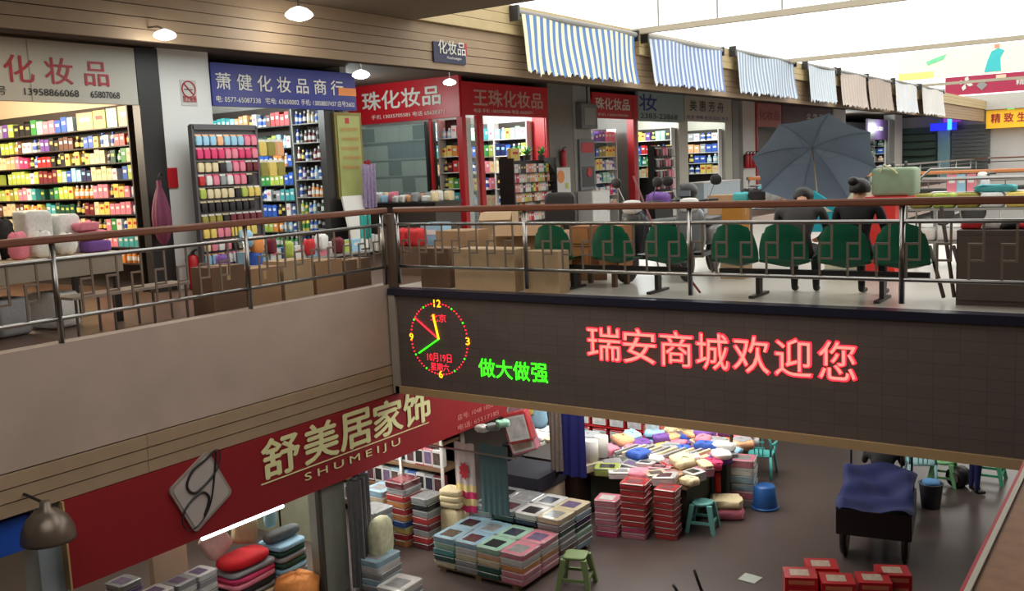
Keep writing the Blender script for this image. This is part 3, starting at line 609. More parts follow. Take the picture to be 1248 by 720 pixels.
for q in range(4):
    a = q*math.pi/2+.3; mb.M = Matrix.Translation((-1.55, -.1, .62)) @ Matrix.Rotation(a, 4, 'Y'); mb.poly([(0, 0, 0), (-.12, 0, .25), (0, 0, .42), (.12, 0, .25)])
mb.build('white_flower', W_ink, t)
mb = MB(); mb.M = Matrix.Translation((-.7, -.1, .45)) @ Matrix.Rotation(R(45), 4, 'Y'); mb.box(-.2, .2, -.01, 0, -.2, .2); mb.build('grey_diamond', M_grey, t)
MB().box(.0, .5, -.1, -.08, .62, .95).build('pale_crest', mat('crest_cream', (230, 200, 170), .5), t)
text('精品  服饰', 'lettering', W_ink, t, (-7.6, 60.2, 5.0), 1.9, .3, FACE_Y, bold=.02)
t = thing('banner', 'cream banner with a figure in turquoise above the crimson one', 'banner', (-9.0, 60.6, 5.75))
MB().box(-4.8, 5, -.05, 0, 0, 1.6).build('banner_sheet', mat('cream_sheet', (250, 245, 215), .6), t)
mb = MB(); mb.prism([(-.25, .1), (.6, .1), (.55, .8), (.75, 1.2), (.45, 1.35), (.1, 1.2), (-.1, .7)], -.08, -.05); mb.build('printed_figure', mat('turquoise_print', (60, 190, 195), .6), t)
MB().prism([(.25, 1.35), (.5, 1.35), (.5, 1.58), (.25, 1.58)], -.08, -.05).build('printed_head', mat('skin_print', (220, 150, 130), .6), t)
MB().prism([(-3.2, .75), (-2.4, 1.0), (-2.2, 1.3), (-2.9, 1.1), (-3.3, .95)], -.08, -.05).build('printed_leaf', mat('green_print', (120, 210, 160), .6), t)
MB().box(-4.8, -2.9, -.07, -.05, .02, .4).build('yellow_patch', mat('yellow_print', (240, 230, 130), .6), t)
t = thing('yellow_sign', 'yellow sign with red characters over the far doorway', 'sign', (-7.9, 60.3, 2.72)); MB().box(-1.15, 3, -.1, 0, 0, 1.0).build('sign_board', mat('yellow_board', (250, 190, 40), .5, emit=.3), t)
text('精 致 生 活', 'lettering', R_ink, t, (-8.8, 60.18, 3.02), 2.4, .5, FACE_Y, bold=.03)
MB().box(-.1, .25, -.12, -.1, 1.0, 1.12).build('green_lamp', mat('green_glow', (60, 230, 120), .4, emit=1.5), t)
struct('beam_far', MB().box(-12, 7, 60.0, 61, 3.75, 4.6), mat('grey_white', (190, 188, 180), .6))
t = tag(MB().tube([(-9.7, 59.9, 4.05), (-9.7, 59.4, 4.05)], .3, 14).build('round_lamp', M_grey), 'round grey lamp housing under the crimson banner', 'lamp')
# ------------------------------------------------------------------ awnings
ST_B = mat('blue_stripe', (92, 130, 190), .8, noise=.12); ST_C = mat('cream_stripe', (232, 230, 196), .8, noise=.08); ST_W = mat('pale_stripe', (205, 215, 225), .8, noise=.1); ST_G = mat('grey_blue_stripe', (140, 160, 185), .8, noise=.1); ST_N = mat('faded_canvas', (196, 184, 172), .85, noise=.15, scale=8)
def awning(y0, y1, zt, zb, label, pitch, ma, mb_, seed):
    t = thing('striped_awning', label, 'awning', (XW+.2, y0, zb), 0, 'canvas awnings along the upper fascia')
    L = y1-y0; n = int(L/pitch)*2; H = zt-zb; rr = random.Random(seed); ph = rr.random()*6
    jag = [rr.uniform(-.02, .06) for _ in range(n*3+2)]
    def fn(off):
        def f(u, v):
            k = u*n*3
            x = off+.02+.10*v**1.5+.012*math.sin(u*L*9+ph)*(v)+.02*math.sin(u*L*2.3+ph+v*2)
            z = H*(1-v)
            if v > .99: z += .05*abs(math.sin(u*n*math.pi/4))+jag[int(k)]
            return (x, u*L+.012*math.sin(v*5+u*9), z)
        return f
    m = MB(); m.grid(fn(0), n*3, 10, lambda a, b: (a//3) % 2); m.grid(fn(.006), n*3, 10, lambda a, b: (a//3) % 2)
    m.build('canvas', [ma, mb_], t, True)
    MB().tube([(0, -.08, H+.02), (0, L+.08, H+.02)], .05, 10).build('roller', M_grey, t)
    MB().box(-.1, .06, -.14, -.08, H-.12, H+.12).build('bracket', M_dark, t)
    MB().box(-.1, .06, L+.08, L+.14, H-.1, H+.1).build('bracket', M_dark, t)
awning(13.45, 17.45, 4.10, 3.12, 'nearest blue and cream striped awning with a ragged hem', .205, ST_C, ST_B, 1)
awning(18.1, 21.8, 4.12, 3.14, 'second blue-striped awning, grey-white between its stripes', .2, ST_W, mat('mid_stripe', (115, 140, 190), .8), 2)
awning(22.75, 27.0, 4.18, 3.16, 'third awning with narrow grey-blue stripes', .2, ST_W, ST_G, 3)
awning(28.2, 30.8, 4.2, 3.15, 'fourth awning, pale and faintly striped', .2, ST_W, mat('faint_stripe', (180, 195, 205), .8), 4)
awning(31.5, 34.5, 4.2, 3.1, 'fifth awning, faded beige canvas', .3, ST_N, mat('faded_canvas2', (184, 172, 164), .85), 5)
awning(34.8, 37.9, 4.2, 3.1, 'sixth awning, faded brown canvas next to the beige one', .3, mat('faded_canvas3', (180, 165, 152), .85), mat('faded_canvas4', (168, 155, 145), .85), 6)
awning(38.5, 42.2, 4.25, 3.1, 'seventh awning, bleached white canvas', .3, M_white, ST_W, 7)
awning(43.0, 47.5, 4.25, 3.1, 'farthest awning, white canvas beside the far facade', .3, M_white, mat('white_canvas2', (206, 206, 200), .8), 8)
# ------------------------------------------------------------------ ceiling lamps
M_lampglow = mat('lamp_glow', (255, 252, 240), .5, emit=14)
def pendant(loc, r, rod, label, power):
    t = thing('pendant_lamp', label, 'lamp', loc, 0, 'pendant lamps under the ceilings')
    MB().lathe([(r, 0), (r*.92, .03), (r*.6, r*.45), (r*.2, r*.6), (.02, r*.62)], 20).build('lamp_shade', mat('white_enamel', (240, 240, 235), .3, emit=1.6), t, True)
    MB().lathe([(r*.9, -.01), (r*.7, -r*.2), (r*.3, -r*.33), (.001, -r*.36)], 20).build('bulb', M_lampglow, t, True)
    if rod: MB().tube([(0, 0, r*.6), (0, 0, r*.6+rod)], .012, 6).build('rod', M_steel, t)
    if not rod: MB().tube([(0, 0, r*.55), (-.1, 0, r*.9), (XW+.01-loc[0], 0, r*1.0)], .012, 6).build('arm', M_steel, t)
    light('pendant_light', 'POINT', (loc[0], loc[1], loc[2]-r*.6), power, NEUT, .12)
pendant((-8.6, 8.28, 3.5), .17, .24, 'bright white pendant lamp under the brown ceiling', 22)
pendant(tuple(at(440, 92, 0, -11.0)), .15, .3, 'bright pendant lamp over the end of the blue sign', 26)
pendant(tuple(at(548, 101, 0, -11.4)), .13, .25, 'small pendant lamp in front of the red corner sign', 18)
pendant(tuple(at(201, 44, 0, -8.85)), .12, .0, 'low bright lamp against the wooden fascia above the white column', 12)
# ------------------------------------------------------------------ railings
def railing(label, A, B, posts, name='railing', bal=.29, z0=.08, detail=True, mat_h=None):
    A = Vector(A); B = Vector(B); L = (B-A).length; ang = math.atan2(B.y-A.y, B.x-A.x)
    t = thing(name, label, 'railing', (A.x, A.y, 0), ang)
    mh = mat_h or M_rail
    m = MB(); m.prism([(-.001, 0), (0, 0)], 0, 1) if False else None
    m = MB()
    sec = [(-.038, 1.075), (.038, 1.075), (.045, 1.09), (.045, 1.135), (.03, 1.152), (-.03, 1.152), (-.045, 1.135), (-.045, 1.09)]
    i = m._p([(0, y, z) for y, z in sec]+[(L, y, z) for y, z in sec])
    for k in range(8): m.face((i+k, i+(k+1) % 8, i+8+(k+1) % 8, i+8+k))
    m.face([i+k for k in range(8)][::-1]); m.face([i+8+k for k in range(8)])
    m.build('handrail', mh, t)
    MB().tube([(0, 0, .915), (L, 0, .915)], .022, 10).build('upper_tube', M_steel, t, True)
    MB().tube([(0, 0, .325), (L, 0, .325)], .022, 10).build('lower_tube', M_steel, t, True)
    pme = MB().tube([(0, 0, z0), (0, 0, 1.08)], .029, 12).mesh('post', M_steel, True)
    for x in posts:
        o = bpy.data.objects.new('post', pme); COL.objects.link(o); o.parent = t; o.location = (x, 0, 0)
    if not detail: return t
    b = MB(); w_ = .011; d = .008
    b.box(.052, .052+2*w_, -d, d, .52, .9); b.box(-.052-2*w_, -.052, -d, d, .34, .70)
    b.box(-.052-2*w_, .052+2*w_, -d+.001, d-.001, .68, .702); b.box(-.052-2*w_, .052+2*w_, -d+.001, d-.001, .518, .54)
    b.box(-.052-2*w_, -.052, -d, d, .51, .53)
    bm = b.mesh('baluster', mat('dull_bar_metal', (128, 116, 104), .45, .6))
    x = bal*.6
    while x < L-.12:
        if all(abs(x-p) > .07 for p in posts):
            o = bpy.data.objects.new('baluster', bm); COL.objects.link(o); o.parent = t; o.location = (x, 0, 0)
        x += bal
    return t
railing('wood-topped steel railing along the edge above the LED screen', (-9.03, YB), (6, YB), [.02]+[p+9.03 for p in (-6.86, -4.6, -2.29, 0, 2.28, 4.56)])
railing('wood-topped steel railing along the left gallery edge', (XW-.02, -5), (XW-.02, 10.18), [p+5 for p in (-4.3, -1.9, .5, 2.88, 5.28, 7.69, 10.1)])
struct('trim_8', MB().box(-9.2, -9.08, 10.15, 10.31, -.02, 1.06), mat('brown_post', (88, 68, 54), .6))
orange = mat('orange_wood_rail', (190, 120, 72), .45)
railing('orange-brown topped railing across the far edge of the hall', (-9.1, 24.0), (6, 24.0), [0, 2.5, 5, 7.5, 10], mat_h=orange, bal=.4)
railing('steel railing running along the gallery beyond the hall', (XW, 24.0), (XW, 60), [4, 8, 12, 16, 20, 24, 28, 32], detail=False, mat_h=M_steel)
railing('steel railing at the far end of the second well', (-9.1, 57.5), (6, 57.5), [0, 4, 8, 12], detail=False)
# near handrail under the viewer
t = thing('near_railing', 'wide brown ledge rail with a pale edge and painted red reflection, close by', 'railing', (-.165, 0, 0))
MB().box(.003, .36, -3, 10, 1.10, 1.148).build('ledge_board', mat('speckled_brown_board', (182, 128, 84), .45, noise=.35, scale=40), t)
MB().box(-.003, .003, -3, 10, 1.09, 1.1505).build('edge_strip', mat('pale_metal_edge', (240, 232, 215), .4, 0), t)
MB().box(-.007, -.003, -3, 10, 1.10, 1.15).build('red_reflection_strip', mat('painted_red_reflection', (215, 20, 40), .4), t)  # the screen's red reflection, painted as a thin strip along the ledge
MB().box(.1, .26, -3, 10, .0, 1.10).build('panel', M_cream, t)
# ------------------------------------------------------------------ LED screen on the bridge front
LY = 10.12
t = thing('led_screen', 'long dark LED display with red and green characters under the railing', 'screen', (-9.03, LY, -1.46))
L = 12.0; H = 1.46
def led_mat():
    m = mat('led_panel_face', (88, 78, 75), .55, noise=.05, scale=2); nt = m.node_tree; b = nt.nodes['Principled BSDF']
    br = nt.nodes.new('ShaderNodeTexBrick'); tc = nt.nodes.new('ShaderNodeTexCoord'); mp = nt.nodes.new('ShaderNodeMapping')
    mp.inputs['Rotation'].default_value = (R(90), 0, 0)
    nt.links.new(tc.outputs['Object'], mp.inputs[0]); nt.links.new(mp.outputs[0], br.inputs[0])
    br.offset = 0; br.inputs['Scale'].default_value = 1; br.inputs['Brick Width'].default_value = .244; br.inputs['Row Height'].default_value = .122; br.inputs['Mortar Size'].default_value = .004
    c = lin((92, 81, 78)); c2 = lin((97, 86, 82)); c3 = lin((82, 72, 69))
    br.inputs[1].default_value = c+(1,); br.inputs[2].default_value = c2+(1,); br.inputs[3].default_value = c3+(1,)
    nt.links.new(br.outputs[0], b.inputs['Base Color']); return m
MB().box(.06, L, -.01, .1, .1, H-.05).build('screen_face', led_mat(), t)
MB().box(-.02, L, -.05, .16, 0, .1).build('lower_frame', mat('wooden_frame', (176, 146, 108), .6), t)
MB().box(-.06, L, -.06, .14, H-.06, H+.03).build('upper_frame', M_navy, t)
MB().box(-.06, .05, -.05, .14, .0, H-.02).build('side_frame', mat('pale_frame', (160, 150, 138), .6), t)
MB().box(0, L, .1, .13, 0, H).build('back_plate', M_dark, t)
LR = mat('led_red', (255, 30, 46), .5, emit=4.5); LR2 = mat('led_soft_red', (255, 40, 60), .5, emit=1.8); LP = mat('led_pale_red', (255, 122, 108), .5, emit=1.8); LG = mat('led_green', (60, 255, 30), .5, emit=2.0); LO = mat('led_amber', (255, 190, 20), .5, emit=2.2)
def lp(px, py): return at(px, py, 1, LY-.012)
a = lp(715, 424); b = lp(1047, 448); top = lp(715, 384)
chars = '瑞安商城欢迎您'; pxs = [(714, 758), (757, 801), (802, 846), (846, 890), (891, 940), (942, 992), (995, 1046)]
for c, (p, q) in zip(chars, pxs):
    A0 = lp(p, 410); B0 = lp(q, 410); g = .015
    zt = -.32; zb = -.745
    text(c, 'red_character', LR, t, (A0.x+g, LY-.012, zb), B0.x-A0.x-2*g, zt-zb, FACE_Y, bold=.02, depth=.004)
    text(c, 'pale_core', LP, t, (A0.x+g+.012, LY-.012, zb+.01), B0.x-A0.x-2*g-.024, zt-zb-.02, FACE_Y, bold=0, depth=.006)
for c, (p, q) in zip('做大做强', ((583, 604), (604, 625), (625, 646), (647, 668))):
    A0 = lp(p, 450); B0 = lp(q, 450)
    text(c, 'green_character', LG, t, (A0.x+.008, LY-.012, -1.10), B0.x-A0.x-.016, .245, FACE_Y, bold=.012, depth=.005)
# clock face: ring of dots, numerals, hands
cc = lp(535, 413); r_c = .49
dots = {}
for k in range(60):
    if k % 15 == 0: continue
    a_ = math.pi/2-k*math.pi/30; green = k % 5 == 0
    mb = dots.setdefault(green, MB()); x = cc.x-t.location.x+r_c*math.cos(a_); z = cc.z-t.location.z+r_c*math.sin(a_); s_ = .011 if green else .007
    mb.box(x-s_, x+s_, -.018, -.012, z-s_, z+s_)
for g, mb in dots.items(): mb.build('dial_dots', LG if g else LR, t)['kind'] = 'stuff'
for s_, k in (('12', 0), ('3', 15), ('6', 30), ('9', 45)):
    a_ = math.pi/2-k*math.pi/30; wn = .12 if s_ == '12' else .065
    text(s_, 'numeral', LO, t, (cc.x+r_c*math.cos(a_)-wn/2, LY-.012, cc.z+r_c*math.sin(a_)-.05), wn, .1, FACE_Y, bold=.02, depth=.003)
def hand(px, py, m, r_, nm):
    e = lp(px, py); MB().tube([(cc.x-t.location.x, -.02, cc.z-t.location.z), (e.x-t.location.x, -.02, e.z-t.location.z)], r_, 4).build(nm, m, t)
hand(528, 383, LO, .014, 'hour_hand'); hand(511, 430, LG, .013, 'minute_hand'); hand(506, 387, LR, .008, 'second_hand')
text('北京', 'red_character', LR2, t, (cc.x-.13, LY-.012, cc.z+.235), .27, .11, FACE_Y, depth=.002)
text('10月19日', 'red_character', LR2, t, (cc.x-.22, LY-.012, cc.z-.32), .42, .12, FACE_Y, depth=.002)
text('星期六', 'red_character', LR2, t, (cc.x-.17, LY-.012, cc.z-.445), .32, .11, FACE_Y, depth=.002)
# ------------------------------------------------------------------ lower shop under the left gallery
t = thing('shop_sign', 'long red shop sign with cream characters under the left gallery', 'sign', (XW+.02, 5.1, -2.43))
MB().box(-.12, 0, 0, 7.83, 0, .93).build('sign_board', mat('crimson_board', (140, 18, 28), .6, noise=.05), t)
MB().box(-.14, .012, -.02, 0, 0, .93).build('side_edge', mat('edge_brass', (190, 160, 110), .5), t)
gx = XW+.025
CR = mat('cream_lettering', (232, 232, 176), .45)
for c, y0, y1 in zip('舒美居家饰', (7.64, 8.33, 8.98, 9.63, 10.27), (8.24, 8.93, 9.58, 10.23, 10.86)):
    text(c, 'lettering', CR, t, (gx, y0, -2.04), y1-y0, .49, FACE_X, bold=.038)
MB().box(.0, .01, 2.5, 5.72, .345, .357).build('underline', CR, t)
text('SHUMEIJU', 'lettering', CR, t, (gx, 8.3, -2.27), 1.85, .13, FACE_X, bold=.012, space=1.5)
text('店号: 1048 1050', 'lettering', mat('pink_lettering', (200, 130, 120), .5), t, (gx, 11.5, -2.22), .95, .09, FACE_X)
text('电话: 65517185', 'lettering', mat('pink_lettering', (200, 130, 120), .5), t, (gx, 11.5, -2.38), 1.1, .09, FACE_X)
# rounded tilted plate with a script letter
def rrect(n=6, s_=.36, r_=.06):
    pts = []
    for q, (cx, cy) in enumerate(((s_-r_, s_-r_), (-s_+r_, s_-r_), (-s_+r_, -s_+r_), (s_-r_, -s_+r_))):
        for k in range(n+1):
            a_ = q*math.pi/2+k*math.pi/2/n; pts.append((cx+r_*math.cos(a_), cy+r_*math.sin(a_)))
    return pts
cy_, cz_ = 6.72-5.1, -1.89+2.43
def plate(s_, x0, x1, m, nm):
    mb = MB(); pts = [(p*math.cos(R(28))-q*math.sin(R(28)), p*math.sin(R(28))+q*math.cos(R(28))) for p, q in rrect(6, s_, .06)]
    n = len(pts); i = mb._p([(x0, cy_+p*.95, cz_+q) for p, q in pts]+[(x1, cy_+p*.95, cz_+q) for p, q in pts])
    mb.face([i+n+k for k in range(n)]); mb.face([i+k for k in range(n)][::-1])
    for k in range(n): mb.face((i+k, i+(k+1) % n, i+n+(k+1) % n, i+n+k))
    mb.build(nm, m, t)
plate(.335, .0, .03, mat('plate_rim', (150, 140, 134), .5), 'plate_rim'); plate(.30, .03, .036, mat('plate_face', (180, 172, 168), .5), 'plate_face')
sc = [(.22, .44), (.28, .40), (.25, .25), (.12, .12), (-.1, .02), (-.2, .12), (-.12, .27), (.08, .36), (.22, .42), (.19, .2), (.1, -.15), (-.05, -.34), (-.22, -.38), (-.3, -.26), (-.22, -.1), (-.02, .0), (.08, -.1), (.0, -.28)]
def spline(pts, n=6):
    out = []
    for i in range(len(pts)-1):
        p0 = pts[max(i-1, 0)]; p1 = pts[i]; p2 = pts[i+1]; p3 = pts[min(i+2, len(pts)-1)]
        for k in range(n):
            u = k/n; out.append(tuple(.5*((2*p1[j])+(-p0[j]+p2[j])*u+(2*p0[j]-5*p1[j]+4*p2[j]-p3[j])*u*u+(-p0[j]+3*p1[j]-3*p2[j]+p3[j])*u**3) for j in range(2)))
    return out+[pts[-1]]
sp = spline(sc)
MB().tube([(.045, cy_+p, cz_+q) for p, q in sp], [.005+.011*abs(math.sin(i*.045)) for i in range(len(sp))], 6).build('script_letter', K_ink, t)
tl = thing('tube_light', 'white tube light along the underside of the red shop sign', 'lamp', (XW-.1, 7.4, -2.5))
MB().box(-.03, .03, -.65, .65, .03, .07).build('housing', M_white, tl); MB().tube([(0, -.62, 0), (0, .62, 0)], .022, 10).build('tube', mat('tube_glow', (245, 250, 255), .5, emit=9), tl, True)
# shop front posts and partitions
struct('column_8', MB().box(-9.42, -9.2, 8.62, 9.08, LOW, -2.4), mat('grey_green_post', (128, 132, 122), .6))
struct('trim_9', MB().box(-9.22, -9.16, 8.56, 8.62, LOW, -2.4), mat('dark_post', (60, 55, 48), .6))
struct('wall_lower_shop', MB().box(-9.5, -9.2, 4.84, 5.1, LOW, -1.5), mat('pale_blue_wall', (150, 165, 172), .6))
struct('wall_lower_near', MB().box(-12, -9.5, 4.2, 4.4, LOW, -1.5), M_cream)
struct('wall_lower_back', MB().box(-14.9, -9.25, 11.75, 11.85, LOW, -1.6), mat('lower_back', (120, 112, 100), .7))
# package shelf at the back of the shop (faces the open side)
PKG = {}
def package(c, c2, kind='flat'):
    """bedding set in clear wrap: cover print on top, piping at the edges, spine band on the front"""
    k = (c, c2, kind)
    if k not in PKG:
        m = MB(); m.soft(-.5, .5, -.5, .5, 0, 1, 0, .18, 12, 6)
        if kind == 'flat':
            m.box(-.3, .3, -.34, .2, .99, 1.015, 1); m.box(-.46, .46, -.508, -.49, .86, .93, 2); m.box(.49, .508, -.46, .46, .86, .93, 2)
        else:
            m.box(-.36, .36, -.52, -.49, .18, .82, 1); m.box(-.42, .42, -.515, -.495, .1, .88, 2)
        PKG[k] = m.mesh('bedpack', [mat('wrap_'+PAL[c][0].replace(' ', '_'), tuple(int(v*.75+25) for v in PAL[c][1]), .14, noise=.3, scale=3, coat=.5), mat('cover_'+PAL[c2][0].replace(' ', '_'), tuple(int(v*.35+.35*sum(PAL[c2][1])/3+25) for v in PAL[c2][1]), .2, noise=.75, scale=3), mat('wrap_band', (196, 200, 200), .15)], False)
    return PKG[k]
SX0, SX1, SY = -11.7, -9.28, 11.3
ts = thing('package_shelf', 'wooden shelf of boxed bedding sets behind the hanging towels', 'shelf', ((SX0+SX1)/2, SY+.2, LOW))
hx = (SX1-SX0)/2
zsL = [-3.83, -3.40, -2.98, -2.55, -2.12]
for z in zsL: MB().box(-hx, hx, -.2, .25, z-LOW-.05, z-LOW).build('shelf_board', mat('brown_shelf_wood', (112, 86, 62), .6), ts)
MB().box(-hx, hx, .25, .28, 0, 2.3).build('back_panel', M_cream, ts)
for x in (SX0, -10.13, SX1): MB().box(x-ts.location.x-.025, x-ts.location.x+.025, -.225, -.2, 0, 2.3).build('upright', M_white, ts)
for r_, z in enumerate(zsL):
    cs = ['wabwswcw', 'abwsmwsa', 'wwrpwabs', 'wwcwrraw', 'wwcwabcw'][r_]
    n = 13
    for k in range(n):
        x = SX0+.05+(k+.5)*(SX1-SX0-.1)/n; c = cs[k % 8]; c2 = 'ksnvsmqk'[(k*3+r_) % 8]
        lb = '%s bedding box, %s from the left on the %s shelf behind the towels' % (PAL[c][0], nth(k+1), ORD[4-r_])
        inst(package(c, c2, 'up'), 'bedding_box', (x, SY+.1, z), 0, (.19, .14, .30), lb, 'box', 'bedding boxes on the %s shelf' % ORD[4-r_])
# the big pile in front
PX0, PX1, PY0, PY1 = -8.56, -7.0, 10.09, 11.95
tb = thing('pallet', 'low wooden pallet under the big pile of bedding packages', 'pallet', ((PX0+PX1)/2, (PY0+PY1)/2, LOW))
for k in range(6): MB().box(-.72, .72, -.9+k*.34, -.8+k*.34, .05, .08).build('slat', mat('pallet_wood', (110, 88, 60), .8), tb)
for x in (-.62, 0, .62): MB().box(x-.05, x+.05, -.9, .9, 0, .05).build('runner', mat('pallet_wood', (110, 88, 60), .8), tb)
lay = ['coeo', 'dsow', 'tsdt', 'xcdp', 'awcp']; lay2 = ['xsaoe', 'pddsa', 'sdnsr', 'tsoaq', 'sdsns']
for ix in range(4):
    for iy in range(4):
        nl = 5
        hgt = .52
        x = PX0+(ix+.5)*.39; y = PY0+(iy+.5)*.465
        back = iy >= 2
        if back and ix <= 3: nl = 7
        for q in range(nl):
            if iy not in (0, 3) and ix not in (0, 3) and q < nl-2: continue
            c = (lay[(q+ix) % 5][ix % 4] if iy < 2 else lay2[(q+iy) % 5][(ix+q) % 5]) if q < nl-1 else ('aaxp' if iy < 2 else 'sswc')[ix]
            c2 = 'ksnvqm'[(ix+iy*2+q) % 6]
            col = ('outer left', 'inner left', 'inner right', 'outer right')[ix]; rw = ('front', 'second', 'third', 'rear')[iy]
            lb = '%s bedding package, layer %s, %s row, %s column of the big pile' % (PAL[c][0], ('one', 'two', 'three', 'four', 'five', 'six', 'seven')[q], rw, col)
            inst(package(c, c2), 'bedding_package', (x+random.uniform(-.006, .006), y+random.uniform(-.01, .01), LOW+.08+q*.088), random.uniform(-.02, .02), (.385, .46, .088), lb, 'package', 'bedding packages in the big pile')
# folded goods piles between shelf and big pile
def pile(name, cat, x, y, z, cs, w_, d_, h_, where, rot=0, e=.3, mesh=None):
    for k, c in enumerate(cs):
        lb = '%s %s, %s up the pile %s' % (PAL[c][0], name.replace('_', ' '), nth(k+1), where)
        inst(mesh(c) if mesh else soft_mesh(c, e), name, (x+random.uniform(-.01, .01), y+random.uniform(-.01, .01), z+k*h_), rot+random.uniform(-.05, .05), (w_, d_, h_*1.03), lb, cat, 'pile ' + where)
pkr = lambda c: package(c, 'r'); pks = lambda c: package(c, 's')
pile('quilt_package', 'package', -9.62, 10.75, LOW, 'orybororsm', .38, .42, .1, 'of red and orange quilts', 0, mesh=pkr)
pile('quilt_package', 'package', -9.2, 10.8, LOW, 'mrsmrsks', .32, .4, .1, 'next to the cream towels', 0, mesh=pks)
pile('folded_towel', 'towel', -8.85, 11.0, LOW+.62, 'ccc', .36, .3, .09, 'of cream towels on the big bedding pile', .1)
inst(soft_mesh('c', .25), 'storage_bag', (-8.85, 11.0, LOW), 0, (.36, .3, .6), 'pale bag under the cream towels', 'bag')
pile('quilt_package', 'package', -9.75, 10.2, LOW, 'dtsdsas', .42, .42, .1, 'behind the patterned cushion', 0, mesh=pks)
pile('quilt_package', 'package', -10.08, 10.75, LOW, 'ssdsasca', .42, .42, .1, 'against the lower shelf end', 0, mesh=pks)
t = tag(MB().soft(-.12, .12, -.22, .22, 0, .62, 0, .6, 18, 12).build('cushion', mat('leaf_print_cloth', (190, 190, 160), .8, noise=.5, scale=9), None, True, tuple(at(465, 672, 0, -8.95)-Vector((0, 0, .12))), R(10)), 'cream leaf-patterned cushion standing beside the hanging grey scarves', 'cushion')
pile('bedding_set', 'package', -8.9, 9.35, LOW, 'saswa', .42, .5, .09, 'of flat sets below the scarves', .05, mesh=pks)
pile('bedding_set', 'package', -8.35, 9.15, LOW, 'asw', .42, .5, .08, 'of flat sets before the big pile', .1, mesh=pks)
# hanging cloths
p = at(440, 588, 0, -9.0)
for k in range(5):
    c = ((98, 98, 100), (66, 66, 70), (112, 110, 110), (80, 78, 84), (100, 98, 102))[k]
    garment('hanging_scarf', '%s scarf hanging beside the grey-green shop post, %s of five' % (('charcoal', 'black', 'mid grey', 'slate', 'dark grey')[k], ('nearest', 'second', 'middle', 'fourth', 'farthest')[k]), (-9.0-.03*k, p.y-.14+k*.07, p.z+.06), .2, 1.5, mat('scarf_%d' % k, c, .85, noise=.3, scale=14), R(50), .025, 3, 'scarf')
pt = (lambda a, b: 0 if b < 6 else (1 if b in (6, 8) else 2))
a0 = at(553, 538, 1, 11.0); b0 = at(581, 626, 1, 11.0)
garment('hanging_towel', 'pink and white towel with a red flower hanging over the shelf', ((a0.x+b0.x)/2, 11.0, a0.z), b0.x-a0.x, a0.z-b0.z, None, 0, .012, 3, 'towel', mats=[mat('towel_white_print', (205, 190, 190), .85, noise=.25, scale=7), mat('towel_stripe', (225, 205, 140), .85), mat('towel_pink', (205, 50, 105), .85, noise=.2)], mi=pt)
fl = COL.objects[-1]
mb = MB()
for q in range(9):
    a_ = q*2*math.pi/9; mb.poly([(0, -.02, -.42), (.07*math.cos(a_-.35), -.02, -.42+.1*math.sin(a_-.35)), (.1*math.cos(a_), -.02, -.42+.15*math.sin(a_)), (.07*math.cos(a_+.35), -.02, -.42+.1*math.sin(a_+.35))])
mb.build('printed_flower', mat('flower_red', (195, 50, 60), .85), fl)
a0 = at(583, 540, 1, 10.95); b0 = at(621, 640, 1, 10.95)
garment('hanging_cloth', 'plain grey-teal cloth hanging beside the pink towel', ((a0.x+b0.x)/2, 10.95, a0.z), b0.x-a0.x, a0.z-b0.z-.12, mat('grey_teal_cloth', (84, 112, 116), .85, noise=.12), 0, .012, 5, 'cloth', waist=1.0)
t = tag(MB().tube([(-9.2, 10.9, -2.46), (-7.6, 10.9, -2.46)], .015, 8).build('hanging_rail', M_steel), 'steel rail that the towel and cloth hang from', 'rail')
for k, (px, py, c) in enumerate(((588, 526, 'w'), (601, 524, 's'), (613, 520, 'x'))):
    p = at(px, py, 1, 11.2); inst(soft_mesh(c, .5), 'wrapped_bundle', p, .4*k, (.2, .15, .1), '%s plastic-wrapped bundle under the sign end, %s' % (PAL[c][0], ('nearest', 'middle', 'farthest')[k]), 'bundle')
# red plastic quilt bags hanging
for k, (px, py, w_, h_, c, l) in enumerate(((637, 519, .42, .5, 'r', 'shiny red quilt bag hanging behind the grey-teal cloth'), (642, 535, .46, .4, 'p', 'pink-fronted quilt bag hanging below the red one'), (628, 500, .3, .3, 'p', 'small pink bag hanging above the red quilt bag'), (640, 494, .34, .3, 'y', 'bright yellow bag hanging near the red sign end'), (655, 505, .3, .45, 'a', 'pale blue bottle-like bag beside the yellow one'))):
    p = at(px, py, 1, 12.2+.1*k); inst(package(c, 'wepkw'[k], 'up') if k < 3 else soft_mesh(c, .45), 'quilt_bag', (p.x, p.y, p.z-h_/2), .2, (w_, .2, h_), l, 'bag', rot=(0, R((-14, -18, 10, 0, 0)[k]), .2))
p = at(640, 575, 2, LOW+.9)
t = thing('fabric_box', 'dark-topped fabric storage box beside the big pile', 'box', (-8.45, 12.42, LOW), 0)
MB().box(-.45, .45, -.4, .4, 0, .62).build('box_body', mat('beige_canvas', (170, 150, 130), .8, noise=.2), t); MB().box(-.47, .47, -.42, .42, .62, .86).build('box_lid', mat('black_cloth', (32, 32, 44), .8), t)
